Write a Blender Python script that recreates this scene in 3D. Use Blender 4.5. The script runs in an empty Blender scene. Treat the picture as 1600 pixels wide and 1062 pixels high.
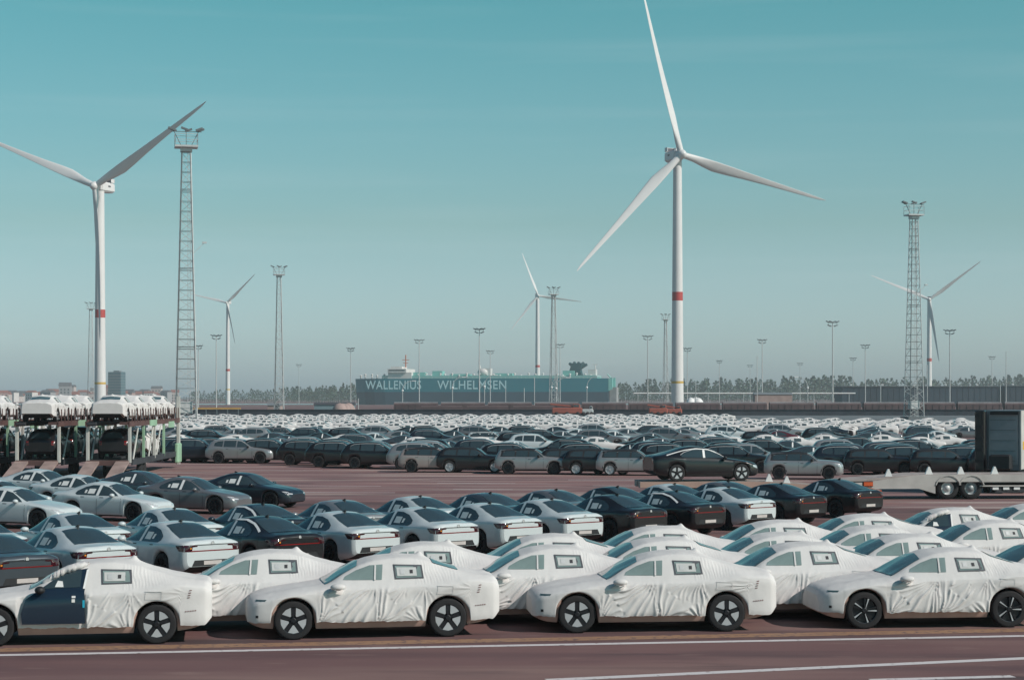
import bpy, math, random
import numpy as np
from mathutils import Vector, Matrix, noise
from mathutils.bvhtree import BVHTree
from mathutils.geometry import delaunay_2d_cdt
R = math.radians
sc = bpy.context.scene
col = sc.collection

# ------------------------------------------------------------------ camera, sky, sun, exposure
F_PX, HOR, CAM_H = 3000.0, 622.0, 4.65
cam_d = bpy.data.cameras.new('camera')
cam = bpy.data.objects.new('camera', cam_d); col.objects.link(cam)
cam.location = (0, 0, CAM_H); cam.rotation_euler = (R(90), 0, 0)
cam_d.sensor_width = 36; cam_d.lens = 36 * F_PX / 1600
cam_d.shift_y = (HOR - 531) / 1600
cam_d.clip_start = 0.5; cam_d.clip_end = 30000
sc.camera = cam

SUN_DIR = Vector((0.82, -0.40, 0.68)).normalized()       # towards the sun
sun_elev = math.asin(SUN_DIR.z)
w = bpy.data.worlds.new('World'); sc.world = w; w.use_nodes = True
nt = w.node_tree; N = nt.nodes; L = nt.links
N.clear()
out = N.new('ShaderNodeOutputWorld'); bg = N.new('ShaderNodeBackground')
sky = N.new('ShaderNodeTexSky'); sky.sky_type = 'NISHITA'; sky.sun_disc = False
sky.sun_elevation = sun_elev
sky.sun_rotation = math.atan2(SUN_DIR.x, SUN_DIR.y)
sky.air_density = 1.0; sky.dust_density = 1.6; sky.ozone_density = 2.5
tc = N.new('ShaderNodeTexCoord'); sep = N.new('ShaderNodeSeparateXYZ')
L.new(tc.outputs['Generated'], sep.inputs[0])
ramp = N.new('ShaderNodeValToRGB')                        # teal cast of the air, deepening with elevation
cr = ramp.color_ramp
cr.elements[0].position = 0.0; cr.elements[0].color = (1.12, 1.36, 1.68, 1)
e = cr.elements.new(0.028); e.color = (0.77, 0.97, 1.10, 1)
cr.elements[1].position = 1.0; cr.elements[1].color = (0.09, 0.28, 0.36, 1)
e = cr.elements.new(0.09); e.color = (0.64, 0.88, 0.80, 1)
e = cr.elements.new(0.5); e.color = (0.10, 0.40, 0.44, 1)
e = cr.elements.new(0.20); e.color = (0.35, 0.88, 0.70, 1)
L.new(sep.outputs['Z'], ramp.inputs['Fac'])
mul = N.new('ShaderNodeMixRGB'); mul.blend_type = 'MULTIPLY'; mul.inputs[0].default_value = 1
L.new(sky.outputs[0], mul.inputs[1]); L.new(ramp.outputs[0], mul.inputs[2])
# faint high cirrus streaks
mp = N.new('ShaderNodeMapping'); mp.inputs['Scale'].default_value = (2.2, 2.2, 46); mp.inputs['Rotation'].default_value = (0, R(2.0), 0)
L.new(tc.outputs['Generated'], mp.inputs[0])
nz = N.new('ShaderNodeTexNoise'); nz.inputs['Scale'].default_value = 1.6; nz.inputs['Detail'].default_value = 5
L.new(mp.outputs[0], nz.inputs['Vector'])
cr2 = N.new('ShaderNodeValToRGB'); cr2.color_ramp.elements[0].position = .54; cr2.color_ramp.elements[1].position = .80
cr2.color_ramp.elements[1].color = (.07, .07, .07, 1)
L.new(nz.outputs[0], cr2.inputs[0])
mx = N.new('ShaderNodeMixRGB'); mx.inputs[2].default_value = (6.0, 6.4, 6.4, 1)
L.new(cr2.outputs[0], mx.inputs[0]); L.new(mul.outputs[0], mx.inputs[1])
L.new(mx.outputs[0], bg.inputs[0]); bg.inputs[1].default_value = 0.132
L.new(bg.outputs[0], out.inputs[0])

sd = bpy.data.lights.new('sun', 'SUN'); sd.energy = 4.0; sd.angle = R(0.5); sd.color = (1.0, 0.89, 0.82)
sun = bpy.data.objects.new('sun', sd); col.objects.link(sun)
sun.rotation_euler = SUN_DIR.to_track_quat('Z', 'Y').to_euler(); sun.location = (60, -40, 80)

sc.view_settings.view_transform = 'Standard'; sc.view_settings.look = 'None'
sc.view_settings.gamma = 1; sc.view_settings.exposure = 0.0
sc.render.engine = 'CYCLES'
sc.cycles.max_bounces = 6; sc.cycles.volume_bounces = 1; sc.cycles.use_denoising = True
sc.cycles.diffuse_bounces = 3; sc.cycles.glossy_bounces = 3

# ------------------------------------------------------------------ helpers
def at(px, D, z=0.0):            # a point at distance D in the direction of picture column px
    return Vector(((px - 800) * D / F_PX, D, z))
def G(px, py):                   # the ground point seen at that spot of the photograph
    return at(px, F_PX * CAM_H / (py - HOR))
def Z(py, D):                    # height seen at picture row py at distance D
    return CAM_H - (py - HOR) * D / F_PX

def tag(o, label=None, cat=None, group=None, kind=None):
    if label: o['label'] = label
    if cat: o['category'] = cat
    if group: o['group'] = group
    if kind: o['kind'] = kind
    return o
def empty(name, loc=(0, 0, 0), rz=0, label=None, cat=None, group=None):
    o = bpy.data.objects.new(name, None); o.empty_display_size = .3
    o.location = loc; o.rotation_euler = (0, 0, rz); col.objects.link(o)
    return tag(o, label, cat, group)

MATS = {}
def mat(name, color, rough=.6, metal=0., coat=0., var=.12, scale=3., bump=0., bscale=40., spec=.5, obj=False):
    if name in MATS: return MATS[name]
    m = bpy.data.materials.new(name); m.use_nodes = True
    n = m.node_tree.nodes; l = m.node_tree.links; b = n['Principled BSDF']
    b.inputs['Roughness'].default_value = rough; b.inputs['Metallic'].default_value = metal
    b.inputs['Coat Weight'].default_value = coat; b.inputs['Coat Roughness'].default_value = .06
    b.inputs['Specular IOR Level'].default_value = spec
    t = n.new('ShaderNodeTexCoord'); z = n.new('ShaderNodeTexNoise')
    z.inputs['Scale'].default_value = scale; z.inputs['Detail'].default_value = 4
    l.new(t.outputs['Object'], z.inputs['Vector'])
    mr = n.new('ShaderNodeMapRange'); mr.inputs['From Min'].default_value = .3; mr.inputs['From Max'].default_value = .7
    mr.inputs['To Min'].default_value = 1 - var; mr.inputs['To Max'].default_value = 1 + var
    l.new(z.outputs['Fac'], mr.inputs['Value'])
    v = n.new('ShaderNodeVectorMath'); v.operation = 'SCALE'; v.inputs[0].default_value = color
    l.new(mr.outputs[0], v.inputs['Scale']); l.new(v.outputs[0], b.inputs['Base Color'])
    if bump:
        bz = n.new('ShaderNodeTexNoise'); bz.inputs['Scale'].default_value = bscale; bz.inputs['Detail'].default_value = 5
        l.new(t.outputs['Object'], bz.inputs['Vector'])
        bp = n.new('ShaderNodeBump'); bp.inputs['Strength'].default_value = bump; bp.inputs['Distance'].default_value = .02
        l.new(bz.outputs['Fac'], bp.inputs['Height']); l.new(bp.outputs[0], b.inputs['Normal'])
    m.diffuse_color = (*color, 1)
    MATS[name] = m
    return m

class MB:
    """collects shapes into one mesh"""
    def __init__(s): s.v = []; s.f = []; s.m = []
    def add(s, vs, fs, mi=0):
        o = len(s.v); s.v += [tuple(p) for p in vs]; s.f += [tuple(i + o for i in f) for f in fs]; s.m += [mi] * len(fs)
    def box(s, c, d, rot=None, mi=0, taper=1.0, bev=0.):
        x, y, z = d[0] / 2, d[1] / 2, d[2] / 2
        if bev > 0:
            b = min(bev, x * .9, y * .9, z * .9)
            vs = []
            for sz in (-1, 1):
                for (ax, ay) in ((-x + b, -y), (x - b, -y), (x, -y + b), (x, y - b), (x - b, y), (-x + b, y), (-x, y - b), (-x, -y + b)):
                    vs.append(Vector((ax, ay, sz * (z - b))))
            k = 1 - b / max(x, y)
            top = [Vector((v.x * (1 - b / x), v.y * (1 - b / y), z)) for v in vs[8:]]
            bot = [Vector((v.x * (1 - b / x), v.y * (1 - b / y), -z)) for v in vs[:8]]
            vs = bot + vs + top
            fs = [tuple(range(7, -1, -1))] + [(r * 8 + i, r * 8 + (i + 1) % 8, (r + 1) * 8 + (i + 1) % 8, (r + 1) * 8 + i) for r in range(3) for i in range(8)] + [tuple(range(24, 32))]
        else:
            vs = [Vector((sx * x * (taper if sz > 0 else 1), sy * y * (taper if sz > 0 else 1), sz * z)) for sz in (-1, 1) for sy in (-1, 1) for sx in (-1, 1)]
            fs = [(0, 2, 3, 1), (4, 5, 7, 6), (0, 1, 5, 4), (2, 6, 7, 3), (0, 4, 6, 2), (1, 3, 7, 5)]
        if rot is not None: vs = [rot @ v for v in vs]
        c = Vector(c); s.add([v + c for v in vs], fs, mi)
    def bar(s, a, b, r, n=6, mi=0, r2=None, cap=True):
        a, b = Vector(a), Vector(b); d = b - a
        if d.length < 1e-6: return
        q = d.to_track_quat('Z', 'Y'); r2 = r if r2 is None else r2
        vs = []
        for p, rr in ((a, r), (b, r2)):
            for i in range(n):
                t = 2 * math.pi * (i + .5) / n
                vs.append(p + q @ Vector((rr * math.cos(t), rr * math.sin(t), 0)))
        fs = [(i, (i + 1) % n, n + (i + 1) % n, n + i) for i in range(n)]
        if cap: fs += [tuple(range(n - 1, -1, -1)), tuple(range(n, 2 * n))]
        s.add(vs, fs, mi)
    def lathe(s, prof, n=24, axis='z', c=(0, 0, 0), mi=0):   # prof: (r, h) along the axis
        vs = []; c = Vector(c)
        for r, h in prof:
            for i in range(n):
                t = 2 * math.pi * i / n
                p = Vector((r * math.cos(t), r * math.sin(t), h))
                if axis == 'y': p = Vector((p.x, -p.z, p.y)) if False else Vector((p.x, p.z, p.y))
                if axis == 'x': p = Vector((p.z, p.x, p.y))
                vs.append(p + c)
        fs = []
        for k in range(len(prof) - 1):
            for i in range(n):
                a, b = k * n + i, k * n + (i + 1) % n
                q = (a, b, b + n, a + n)
                fs.append(q[::-1] if axis == 'y' else q)
        s.add(vs, fs, mi)
    def sphere(s, c, rad, n=10, mi=0, m=6):
        c = Vector(c)
        if not hasattr(rad, '__len__'): rad = (rad,) * 3
        vs = [c + Vector((0, 0, -rad[2]))]
        for k in range(1, m):
            ph = -math.pi / 2 + math.pi * k / m
            for i in range(n):
                t = 2 * math.pi * i / n
                vs.append(c + Vector((rad[0] * math.cos(ph) * math.cos(t), rad[1] * math.cos(ph) * math.sin(t), rad[2] * math.sin(ph))))
        vs.append(c + Vector((0, 0, rad[2])))
        fs = [(0, 1 + (i + 1) % n, 1 + i) for i in range(n)]
        for k in range(m - 2):
            for i in range(n):
                a, b = 1 + k * n + i, 1 + k * n + (i + 1) % n
                fs.append((a, b, b + n, a + n))
        o = 1 + (m - 2) * n; t = len(vs) - 1
        fs += [(o + i, o + (i + 1) % n, t) for i in range(n)]
        s.add(vs, fs, mi)
    def prism(s, poly, h0, h1, axis='y', mi=0):   # polygon in two axes, extruded along the third
        def P(a, b, h):
            return {'y': (a, h, b), 'z': (a, b, h), 'x': (h, a, b)}[axis]
        n = len(poly)
        vs = [P(a, b, h0) for a, b in poly] + [P(a, b, h1) for a, b in poly]
        fs = [tuple(range(n)), tuple(range(2 * n - 1, n - 1, -1))] + [(i, i + n, (i + 1) % n + n, (i + 1) % n) for i in range(n)]
        s.add(vs, fs, mi)
    def mesh(s, name, mats, smooth=False):
        me = bpy.data.meshes.new(name); me.from_pydata(s.v, [], s.f)
        for m in (mats if isinstance(mats, (list, tuple)) else [mats]): me.materials.append(m)
        me.polygons.foreach_set('material_index', s.m)
        if smooth: me.polygons.foreach_set('use_smooth', [True] * len(s.f))
        me.update(); return me
    def build(s, name, mats, parent=None, smooth=False, **kw):
        return put(name, s.mesh(name, mats, smooth), parent, **kw)
def put(name, me, parent=None, loc=(0, 0, 0), rot=(0, 0, 0), kind=None, paint=None, label=None, cat=None, group=None):
    o = bpy.data.objects.new(name, me); o.location = loc; o.rotation_euler = rot
    o.parent = parent; col.objects.link(o)
    if paint is not None:
        o.material_slots[0].link = 'OBJECT'; o.material_slots[0].material = paint
    return tag(o, label, cat, group, kind)

def curve1(pts):                 # monotone cubic through (x, y)
    xs = np.array([p[0] for p in pts], float); ys = np.array([p[1] for p in pts], float)
    h = np.diff(xs); d = np.diff(ys) / h; m = np.zeros(len(xs))
    m[0], m[-1] = d[0], d[-1]
    for i in range(1, len(xs) - 1):
        if d[i - 1] * d[i] > 0:
            w1, w2 = 2 * h[i] + h[i - 1], h[i] + 2 * h[i - 1]
            m[i] = (w1 + w2) / (w1 / d[i - 1] + w2 / d[i])
    def f(x):
        x = min(max(x, xs[0]), xs[-1]); i = min(int(np.searchsorted(xs, x, side='right')) - 1, len(h) - 1); i = max(i, 0)
        t = (x - xs[i]) / h[i]; t2, t3 = t * t, t * t * t
        return float((2 * t3 - 3 * t2 + 1) * ys[i] + (t3 - 2 * t2 + t) * h[i] * m[i] + (-2 * t3 + 3 * t2) * ys[i + 1] + (t3 - t2) * h[i] * m[i + 1])
    return f
def catmull(pts, n, closed=False):
    P = [np.array(p, float) for p in pts]
    if closed: P = [P[-1]] + P + [P[0], P[1]]
    else: P = [2 * P[0] - P[1]] + P + [2 * P[-1] - P[-2]]
    dense = []
    for i in range(1, len(P) - 2):
        for k in range(8):
            t = k / 8
            dense.append(.5 * (2 * P[i] + (P[i + 1] - P[i - 1]) * t + (2 * P[i - 1] - 5 * P[i] + 4 * P[i + 1] - P[i + 2]) * t * t + (3 * P[i] - P[i - 1] - 3 * P[i + 1] + P[i + 2]) * t ** 3))
    dense.append(P[-2]); dense = np.array(dense)
    s = np.concatenate([[0], np.cumsum(np.linalg.norm(np.diff(dense, axis=0), axis=1))])
    q = np.linspace(0, s[-1], n + (1 if closed else 0))
    o = np.stack([np.interp(q, s, dense[:, j]) for j in range(dense.shape[1])], 1)
    return [tuple(p) for p in (o[:-1] if closed else o)]
def smooth01(x): x = min(max(x, 0), 1); return x * x * (3 - 2 * x)
def lerp(a, b, t): return a + (b - a) * t

# ------------------------------------------------------------------ materials
def make_ground(lane=False):
    m = bpy.data.materials.new('reddish_asphalt'); m.use_nodes = True
    n = m.node_tree.nodes; l = m.node_tree.links; b = n['Principled BSDF']
    b.inputs['Roughness'].default_value = .85; b.inputs['Specular IOR Level'].default_value = .3
    g = n.new('ShaderNodeNewGeometry')
    def nz(sc_, det, stretch=(1, 1, 1), rot=0):
        mp = n.new('ShaderNodeMapping'); mp.inputs['Scale'].default_value = stretch; mp.inputs['Rotation'].default_value = (0, 0, rot)
        l.new(g.outputs['Position'], mp.inputs[0])
        z = n.new('ShaderNodeTexNoise'); z.inputs['Scale'].default_value = sc_; z.inputs['Detail'].default_value = det
        l.new(mp.outputs[0], z.inputs['Vector']); return z.outputs['Fac']
    def mixc(a, bb, fac, lo, hi):
        r = n.new('ShaderNodeMapRange'); r.inputs['From Min'].default_value = lo; r.inputs['From Max'].default_value = hi
        l.new(fac, r.inputs[0]); x = n.new('ShaderNodeMixRGB'); l.new(r.outputs[0], x.inputs[0])
        for k, s in ((1, a), (2, bb)):
            if isinstance(s, tuple): x.inputs[k].default_value = (*s, 1)
            else: l.new(s, x.inputs[k])
        return x.outputs[0]
    c = mixc((.150, .080, .080), (.195, .108, .104), nz(.09, 4), .35, .65)
    c = mixc(c, (.26, .165, .145), nz(.12, 6, (.5, 2.6, 1), R(9)), .50, .75)
    c = mixc(c, (.095, .055, .060), nz(.35, 5, (.12, 1.6, 1), R(-8.6)), .50, .70)      # tyre tracks along the road
    c = mixc(c, (.11, .065, .068), nz(.5, 6, (.3, 1.3, 1), R(24)), .56, .72)
    c = mixc(c, (.085, .055, .058), nz(.16, 7, (.8, 3.0, 1), R(-14)), .60, .66)
    c = mixc(c, (.23, .145, .13), nz(2.2, 6, (.35, 1.2, 1), R(-8.6)), .60, .78)
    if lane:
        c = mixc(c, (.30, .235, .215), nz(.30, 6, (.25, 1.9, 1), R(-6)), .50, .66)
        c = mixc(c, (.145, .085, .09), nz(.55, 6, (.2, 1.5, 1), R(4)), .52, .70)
    mul_ = n.new('ShaderNodeMixRGB'); mul_.blend_type = 'MULTIPLY'; mul_.inputs[0].default_value = .35
    l.new(c, mul_.inputs[1]); l.new(nz(55, 3), mul_.inputs[2]); 
    br = n.new('ShaderNodeVectorMath'); br.operation = 'SCALE'; br.inputs['Scale'].default_value = 1.18
    l.new(mul_.outputs[0], br.inputs[0]); l.new(br.outputs[0], b.inputs['Base Color'])
    bp = n.new('ShaderNodeBump'); bp.inputs['Strength'].default_value = .35; bp.inputs['Distance'].default_value = .01
    l.new(nz(70, 4), bp.inputs['Height']); l.new(bp.outputs[0], b.inputs['Normal'])
    return m
M_ground = make_ground()
def worn(name, color, thr=.62):
    m = bpy.data.materials.new(name); m.use_nodes = True
    n = m.node_tree.nodes; l = m.node_tree.links; b = n['Principled BSDF']; b.inputs['Roughness'].default_value = .7
    g = n.new('ShaderNodeNewGeometry'); z = n.new('ShaderNodeTexNoise'); z.inputs['Scale'].default_value = 7; z.inputs['Detail'].default_value = 6
    l.new(g.outputs['Position'], z.inputs['Vector'])
    r = n.new('ShaderNodeMapRange'); r.inputs['From Min'].default_value = thr - .08; r.inputs['From Max'].default_value = thr + .05
    l.new(z.outputs['Fac'], r.inputs[0]); x = n.new('ShaderNodeMixRGB'); l.new(r.outputs[0], x.inputs[0])
    x.inputs[1].default_value = (*color, 1); x.inputs[2].default_value = (.12, .07, .07, 1); l.new(x.outputs[0], b.inputs['Base Color'])
    return m
M_line = worn('worn_white_paint', (.60, .56, .56), .68)
M_litband = worn('sunlit_ground_band', (.30, .17, .10), .60)
M_fabric = mat('white_transit_fabric', (.625, .61, .60), .85, var=.05, scale=2.5, bump=.14, bscale=9, spec=.2)
M_fabmirror = M_fabric
M_white = mat('white_car_paint', (.55, .60, .61), .28, 0, .8, .02)
M_grey = mat('grey_car_paint', (.17, .175, .185), .3, .35, .8, .03)
M_mid = mat('storm_grey_paint', (.07, .085, .10), .3, .4, .8, .03)
M_black = mat('black_car_paint', (.010, .010, .012), .28, 0, .40, .03)
M_navy = mat('dark_blue_paint', (.015, .022, .032), .28, .1, .5, .03)
M_silver = mat('silver_car_paint', (.33, .34, .345), .32, .5, .7, .03)
M_sand = mat('pale_brown_metallic_paint', (.36, .31, .29), .32, .3, .7, .03)
M_red = mat('dark_red_paint', (.11, .018, .025), .3, .2, .7, .03)
M_orange = mat('orange_paint', (.50, .12, .04), .5, 0, .2, .08)
M_glass = mat('dark_car_glass', (.034, .054, .062), .09, 0, 0, .02, spec=1.0)
M_glassP = mat('pale_see_through_glass', (.20, .265, .255), .10, 0, 0, .25, 1.5, spec=.9)  # bright view through the window put into the opaque pane's colour
M_trim = mat('black_trim_plastic', (.012, .013, .016), .6, var=.1)
M_tyre = mat('black_rubber', (.014, .014, .016), .85, var=.15, scale=8)
M_rimd = mat('dark_rim_alloy', (.022, .023, .028), .35, .4, var=.1)
M_rimw = mat('pale_rim_insert', (.50, .52, .54), .35, .3, var=.05)
M_paper = mat('white_paper_sheet', (.72, .72, .70), .7, var=.05)
M_paperd = mat('paper_sheet_behind_glass', (.50, .51, .50), .7, var=.08)  # dimming by the window glass put into the paper's colour
M_print = mat('black_print', (.03, .03, .035), .7)
M_tail = mat('red_lamp_lens', (.20, .012, .012), .12, 0, .6, .1)
M_taild = mat('dark_lamp_lens', (.045, .006, .010), .1, 0, .8, .1)
M_amber = mat('amber_glint', (.75, .28, .04), .15, 0, .6, .05)
M_lamp = mat('clear_lamp_lens', (.55, .56, .58), .12, .2, .8, .05)
M_plate = mat('number_plate_white', (.50, .46, .44), .5)
M_film = mat('white_protective_film', (.78, .78, .77), .5, var=.04)
M_turb = mat('white_turbine_coating', (.66, .655, .65), .5, var=.03, scale=.2)
M_turbred = mat('red_band_paint', (.42, .045, .04), .5, var=.05)
M_turbyel = mat('yellow_band_paint', (.55, .36, .08), .5, var=.05)
M_galv = mat('galvanised_steel', (.26, .28, .29), .5, .3, var=.15, scale=2)
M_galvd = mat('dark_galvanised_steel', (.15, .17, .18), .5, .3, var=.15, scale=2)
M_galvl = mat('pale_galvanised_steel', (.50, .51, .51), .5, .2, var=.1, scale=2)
M_ptrim = mat('grey_turbine_trim', (.08, .08, .10), .6)

# ------------------------------------------------------------------ cars
class Spec: pass
def spec(Lg, wb, fo, wr, W, zt, zs, zb, Wr, arch=.045):
    s = Spec(); s.L = Lg; s.wb = wb; s.fo = fo; s.wr = wr
    s.W = curve1(W); s.zt = curve1(zt); s.zs = curve1(zs); s.zb = curve1(zb); s.Wr = curve1(Wr); s.arch = wr + arch
    s.cx = (fo, fo + wb); s.tw = max(p[1] for p in W)
    return s
P4 = spec(4.90, 3.0, .87, .375,
  [(0, .66), (.06, .78), (.22, .90), (.6, .975), (1.2, .99), (2.4, .995), (3.9, .995), (4.45, .97), (4.76, .925), (4.90, .83)],
  [(0, .64), (.05, .73), (.22, .82), (.7, .92), (1.2, .99), (1.45, 1.03), (1.85, 1.25), (2.2, 1.42), (2.55, 1.51), (2.95, 1.54), (3.35, 1.50), (3.8, 1.37), (4.25, 1.245), (4.55, 1.18), (4.83, 1.14), (4.90, 1.07)],
  [(0, .55), (.1, .66), (.35, .76), (.9, .87), (1.5, .93), (2.5, .96), (3.5, 1.0), (4.3, 1.07), (4.76, 1.04), (4.90, .96)],
  [(0, .30), (.25, .22), (.8, .20), (4.0, .21), (4.45, .25), (4.76, .34), (4.90, .48)],
  [(0, .5), (1.4, .66), (2.2, .64), (3.3, .60), (4.2, .56), (4.90, .55)])
P2 = spec(4.61, 2.735, .86, .36,
  [(0, .62), (.06, .74), (.25, .85), (.6, .91), (1.2, .925), (2.4, .93), (3.6, .93), (4.15, .905), (4.45, .86), (4.56, .81), (4.61, .74)],
  [(0, .60), (.05, .70), (.25, .79), (.7, .88), (1.2, .95), (1.40, .99), (1.8, 1.19), (2.1, 1.35), (2.45, 1.45), (2.8, 1.475), (3.2, 1.42), (3.65, 1.28), (4.05, 1.145), (4.3, 1.10), (4.50, 1.09), (4.58, 1.06), (4.61, 1.0)],
  [(0, .52), (.1, .62), (.35, .72), (.9, .84), (1.5, .90), (2.5, .925), (3.4, .96), (4.2, 1.0), (4.5, .985), (4.61, .93)],
  [(0, .28), (.25, .21), (.8, .19), (3.9, .20), (4.2, .25), (4.5, .33), (4.61, .42)],
  [(0, .5), (1.4, .60), (2.1, .58), (3.2, .55), (4.1, .58), (4.61, .6)])
SUV = spec(4.68, 2.87, .88, .37,
  [(0, .66), (.06, .78), (.25, .89), (.6, .94), (1.2, .95), (3.8, .95), (4.3, .92), (4.58, .86), (4.68, .78)],
  [(0, .75), (.05, .86), (.2, .95), (.7, 1.03), (1.2, 1.09), (1.42, 1.12), (1.8, 1.35), (2.1, 1.53), (2.4, 1.62), (2.9, 1.66), (3.6, 1.63), (4.1, 1.56), (4.35, 1.42), (4.5, 1.22), (4.64, 1.05), (4.68, .95)],
  [(0, .66), (.1, .78), (.35, .88), (.9, .96), (1.5, 1.01), (2.5, 1.03), (3.5, 1.06), (4.4, 1.06), (4.6, .97), (4.68, .88)],
  [(0, .36), (.25, .28), (.8, .25), (3.9, .26), (4.3, .32), (4.68, .45)],
  [(0, .5), (1.4, .68), (2.1, .66), (3.4, .64), (4.3, .62), (4.68, .62)])
MINI = spec(4.26, 2.67, .80, .34,
  [(0, .60), (.06, .72), (.22, .84), (.55, .89), (1.1, .90), (3.5, .90), (3.95, .88), (4.18, .83), (4.26, .76)],
  [(0, .72), (.05, .84), (.2, .93), (.6, .99), (1.1, 1.02), (1.32, 1.04), (1.6, 1.24), (1.85, 1.38), (2.1, 1.43), (2.6, 1.45), (3.3, 1.43), (3.9, 1.38), (4.05, 1.28), (4.16, 1.08), (4.23, .95), (4.26, .88)],
  [(0, .62), (.1, .74), (.3, .84), (.8, .90), (1.4, .92), (2.5, .94), (3.4, .96), (4.1, .96), (4.2, .90), (4.26, .80)],
  [(0, .30), (.25, .22), (.8, .19), (3.5, .20), (3.9, .26), (4.26, .38)],
  [(0, .5), (1.3, .64), (1.9, .66), (3.4, .65), (4.0, .63), (4.26, .62)])

def zbot(S, u, infl=0):
    b = S.zb(u)
    for cu in S.cx:
        a = S.arch + infl
        if abs(u - cu) < a: b = max(b, S.wr + math.sqrt(max(a * a - (u - cu) ** 2, 0)))
    return b
def stations(S, du, infl=0):
    us = list(np.linspace(0, S.L, max(8, int(S.L / du)) + 1)) + [.03, .07, .13, S.L - .03, S.L - .08, S.L - .15]
    n = 9 if du < .1 else 5
    for cu in S.cx:
        a = S.arch + infl
        us = [u for u in us if not (a - du * .6 < abs(u - cu) < a + du * .4)]
        for k in range(n + 1):
            x = math.cos(math.pi * k / n) * a
            us += [cu + x * (1.0001 if k in (0, n) else 1)]
        us += [cu - a - .004, cu + a + .004]
    us = sorted(us); o = [us[0]]
    for u in us[1:]:
        if u - o[-1] > .0035: o.append(min(u, S.L))
    return o
def half_section(S, u, nl, nu, infl=0., hem=None):
    W = S.W(u) + infl; zt = S.zt(u) + infl; zs = min(S.zs(u), zt - .04); zb = zbot(S, u, infl)
    if hem is not None: zb = max(zb, hem)
    zb = min(zb, zs - .05); h = zs - zb
    if hem is None: low = [(W - .09, zb), (W - .025, zb + .10 * h), (W - .002, zb + .38 * h), (W - .004, zb + .66 * h), (W - .012, zb + .88 * h), (W - .035, zs)]
    else: low = [(W - .02, zb), (W - .006, zb + .12 * h), (W, zb + .38 * h), (W - .004, zb + .66 * h), (W - .012, zb + .88 * h), (W - .035, zs)]
    c = smooth01((zt - zs) / .42); wr = S.Wr(u)
    up = [(W - .035, zs), (lerp(W - .12, W - .075, c), zs + lerp(.3 * (zt - zs), .04, c)), (lerp(.66 * W, wr, c), zs + (zt - zs) * lerp(.80, .82, c)),
          (lerp(.36 * W, .74 * wr, c), zt - lerp(.012, .032, c)), (0, zt)]
    return catmull(low, nl), catmull(up, nu)[1:]
def body_geo(S, du, nl, nu, infl=0., hem=None, disp=None, under=True, caps=True):
    us = stations(S, du, infl); V = []; Fc = []; Mi = []; half = S.L / 2
    rows = []
    for u in us:
        lo, up = half_section(S, u, nl, nu, infl, hem(u) if hem else None); pts = lo + up
        ring = [(half - u, y, z) for y, z in pts] + [(half - u, -y, z) for y, z in pts[-2::-1]]
        if disp: ring = [disp(u, *p) for p in ring]
        rows.append(ring)
    n = len(rows[0])
    for r in rows: V += r
    for i in range(len(rows) - 1):
        for j in range(n - 1):
            a = i * n + j; Fc.append((a, a + 1, a + n + 1, a + n)); Mi.append(0)
    if caps:
        for k, rev in ((0, False), (len(rows) - 1, True)):
            o = len(V); V += rows[k]; h = n // 2
            for j in range(h):
                q = (o + j, o + n - 1 - j, o + n - 2 - j, o + j + 1)
                if j == h - 1: q = q[:1] + q[1:2] + (o + h,)
                Fc.append(q if not rev else q[::-1]); Mi.append(0)
    if under:
        o = len(V)
        for r in rows: V += [r[0], r[-1]]
        for i in range(len(rows) - 1):
            a = o + 2 * i; Fc.append((a, a + 2, a + 3, a + 1)); Mi.append(1)
    return V, Fc, Mi
def geo_mesh(name, geo, mats):
    me = bpy.data.meshes.new(name); me.from_pydata(geo[0], [], geo[1])
    for m in mats: me.materials.append(m)
    me.polygons.foreach_set('material_index', geo[2]); me.polygons.foreach_set('use_smooth', [True] * len(geo[1]))
    me.update(); return me
def inside(p, poly):
    x, y = p; c = False; n = len(poly)
    for i in range(n):
        x1, y1 = poly[i]; x2, y2 = poly[(i + 1) % n]
        if (y1 > y) != (y2 > y) and x < (x2 - x1) * (y - y1) / (y2 - y1) + x1: c = not c
    return c
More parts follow.
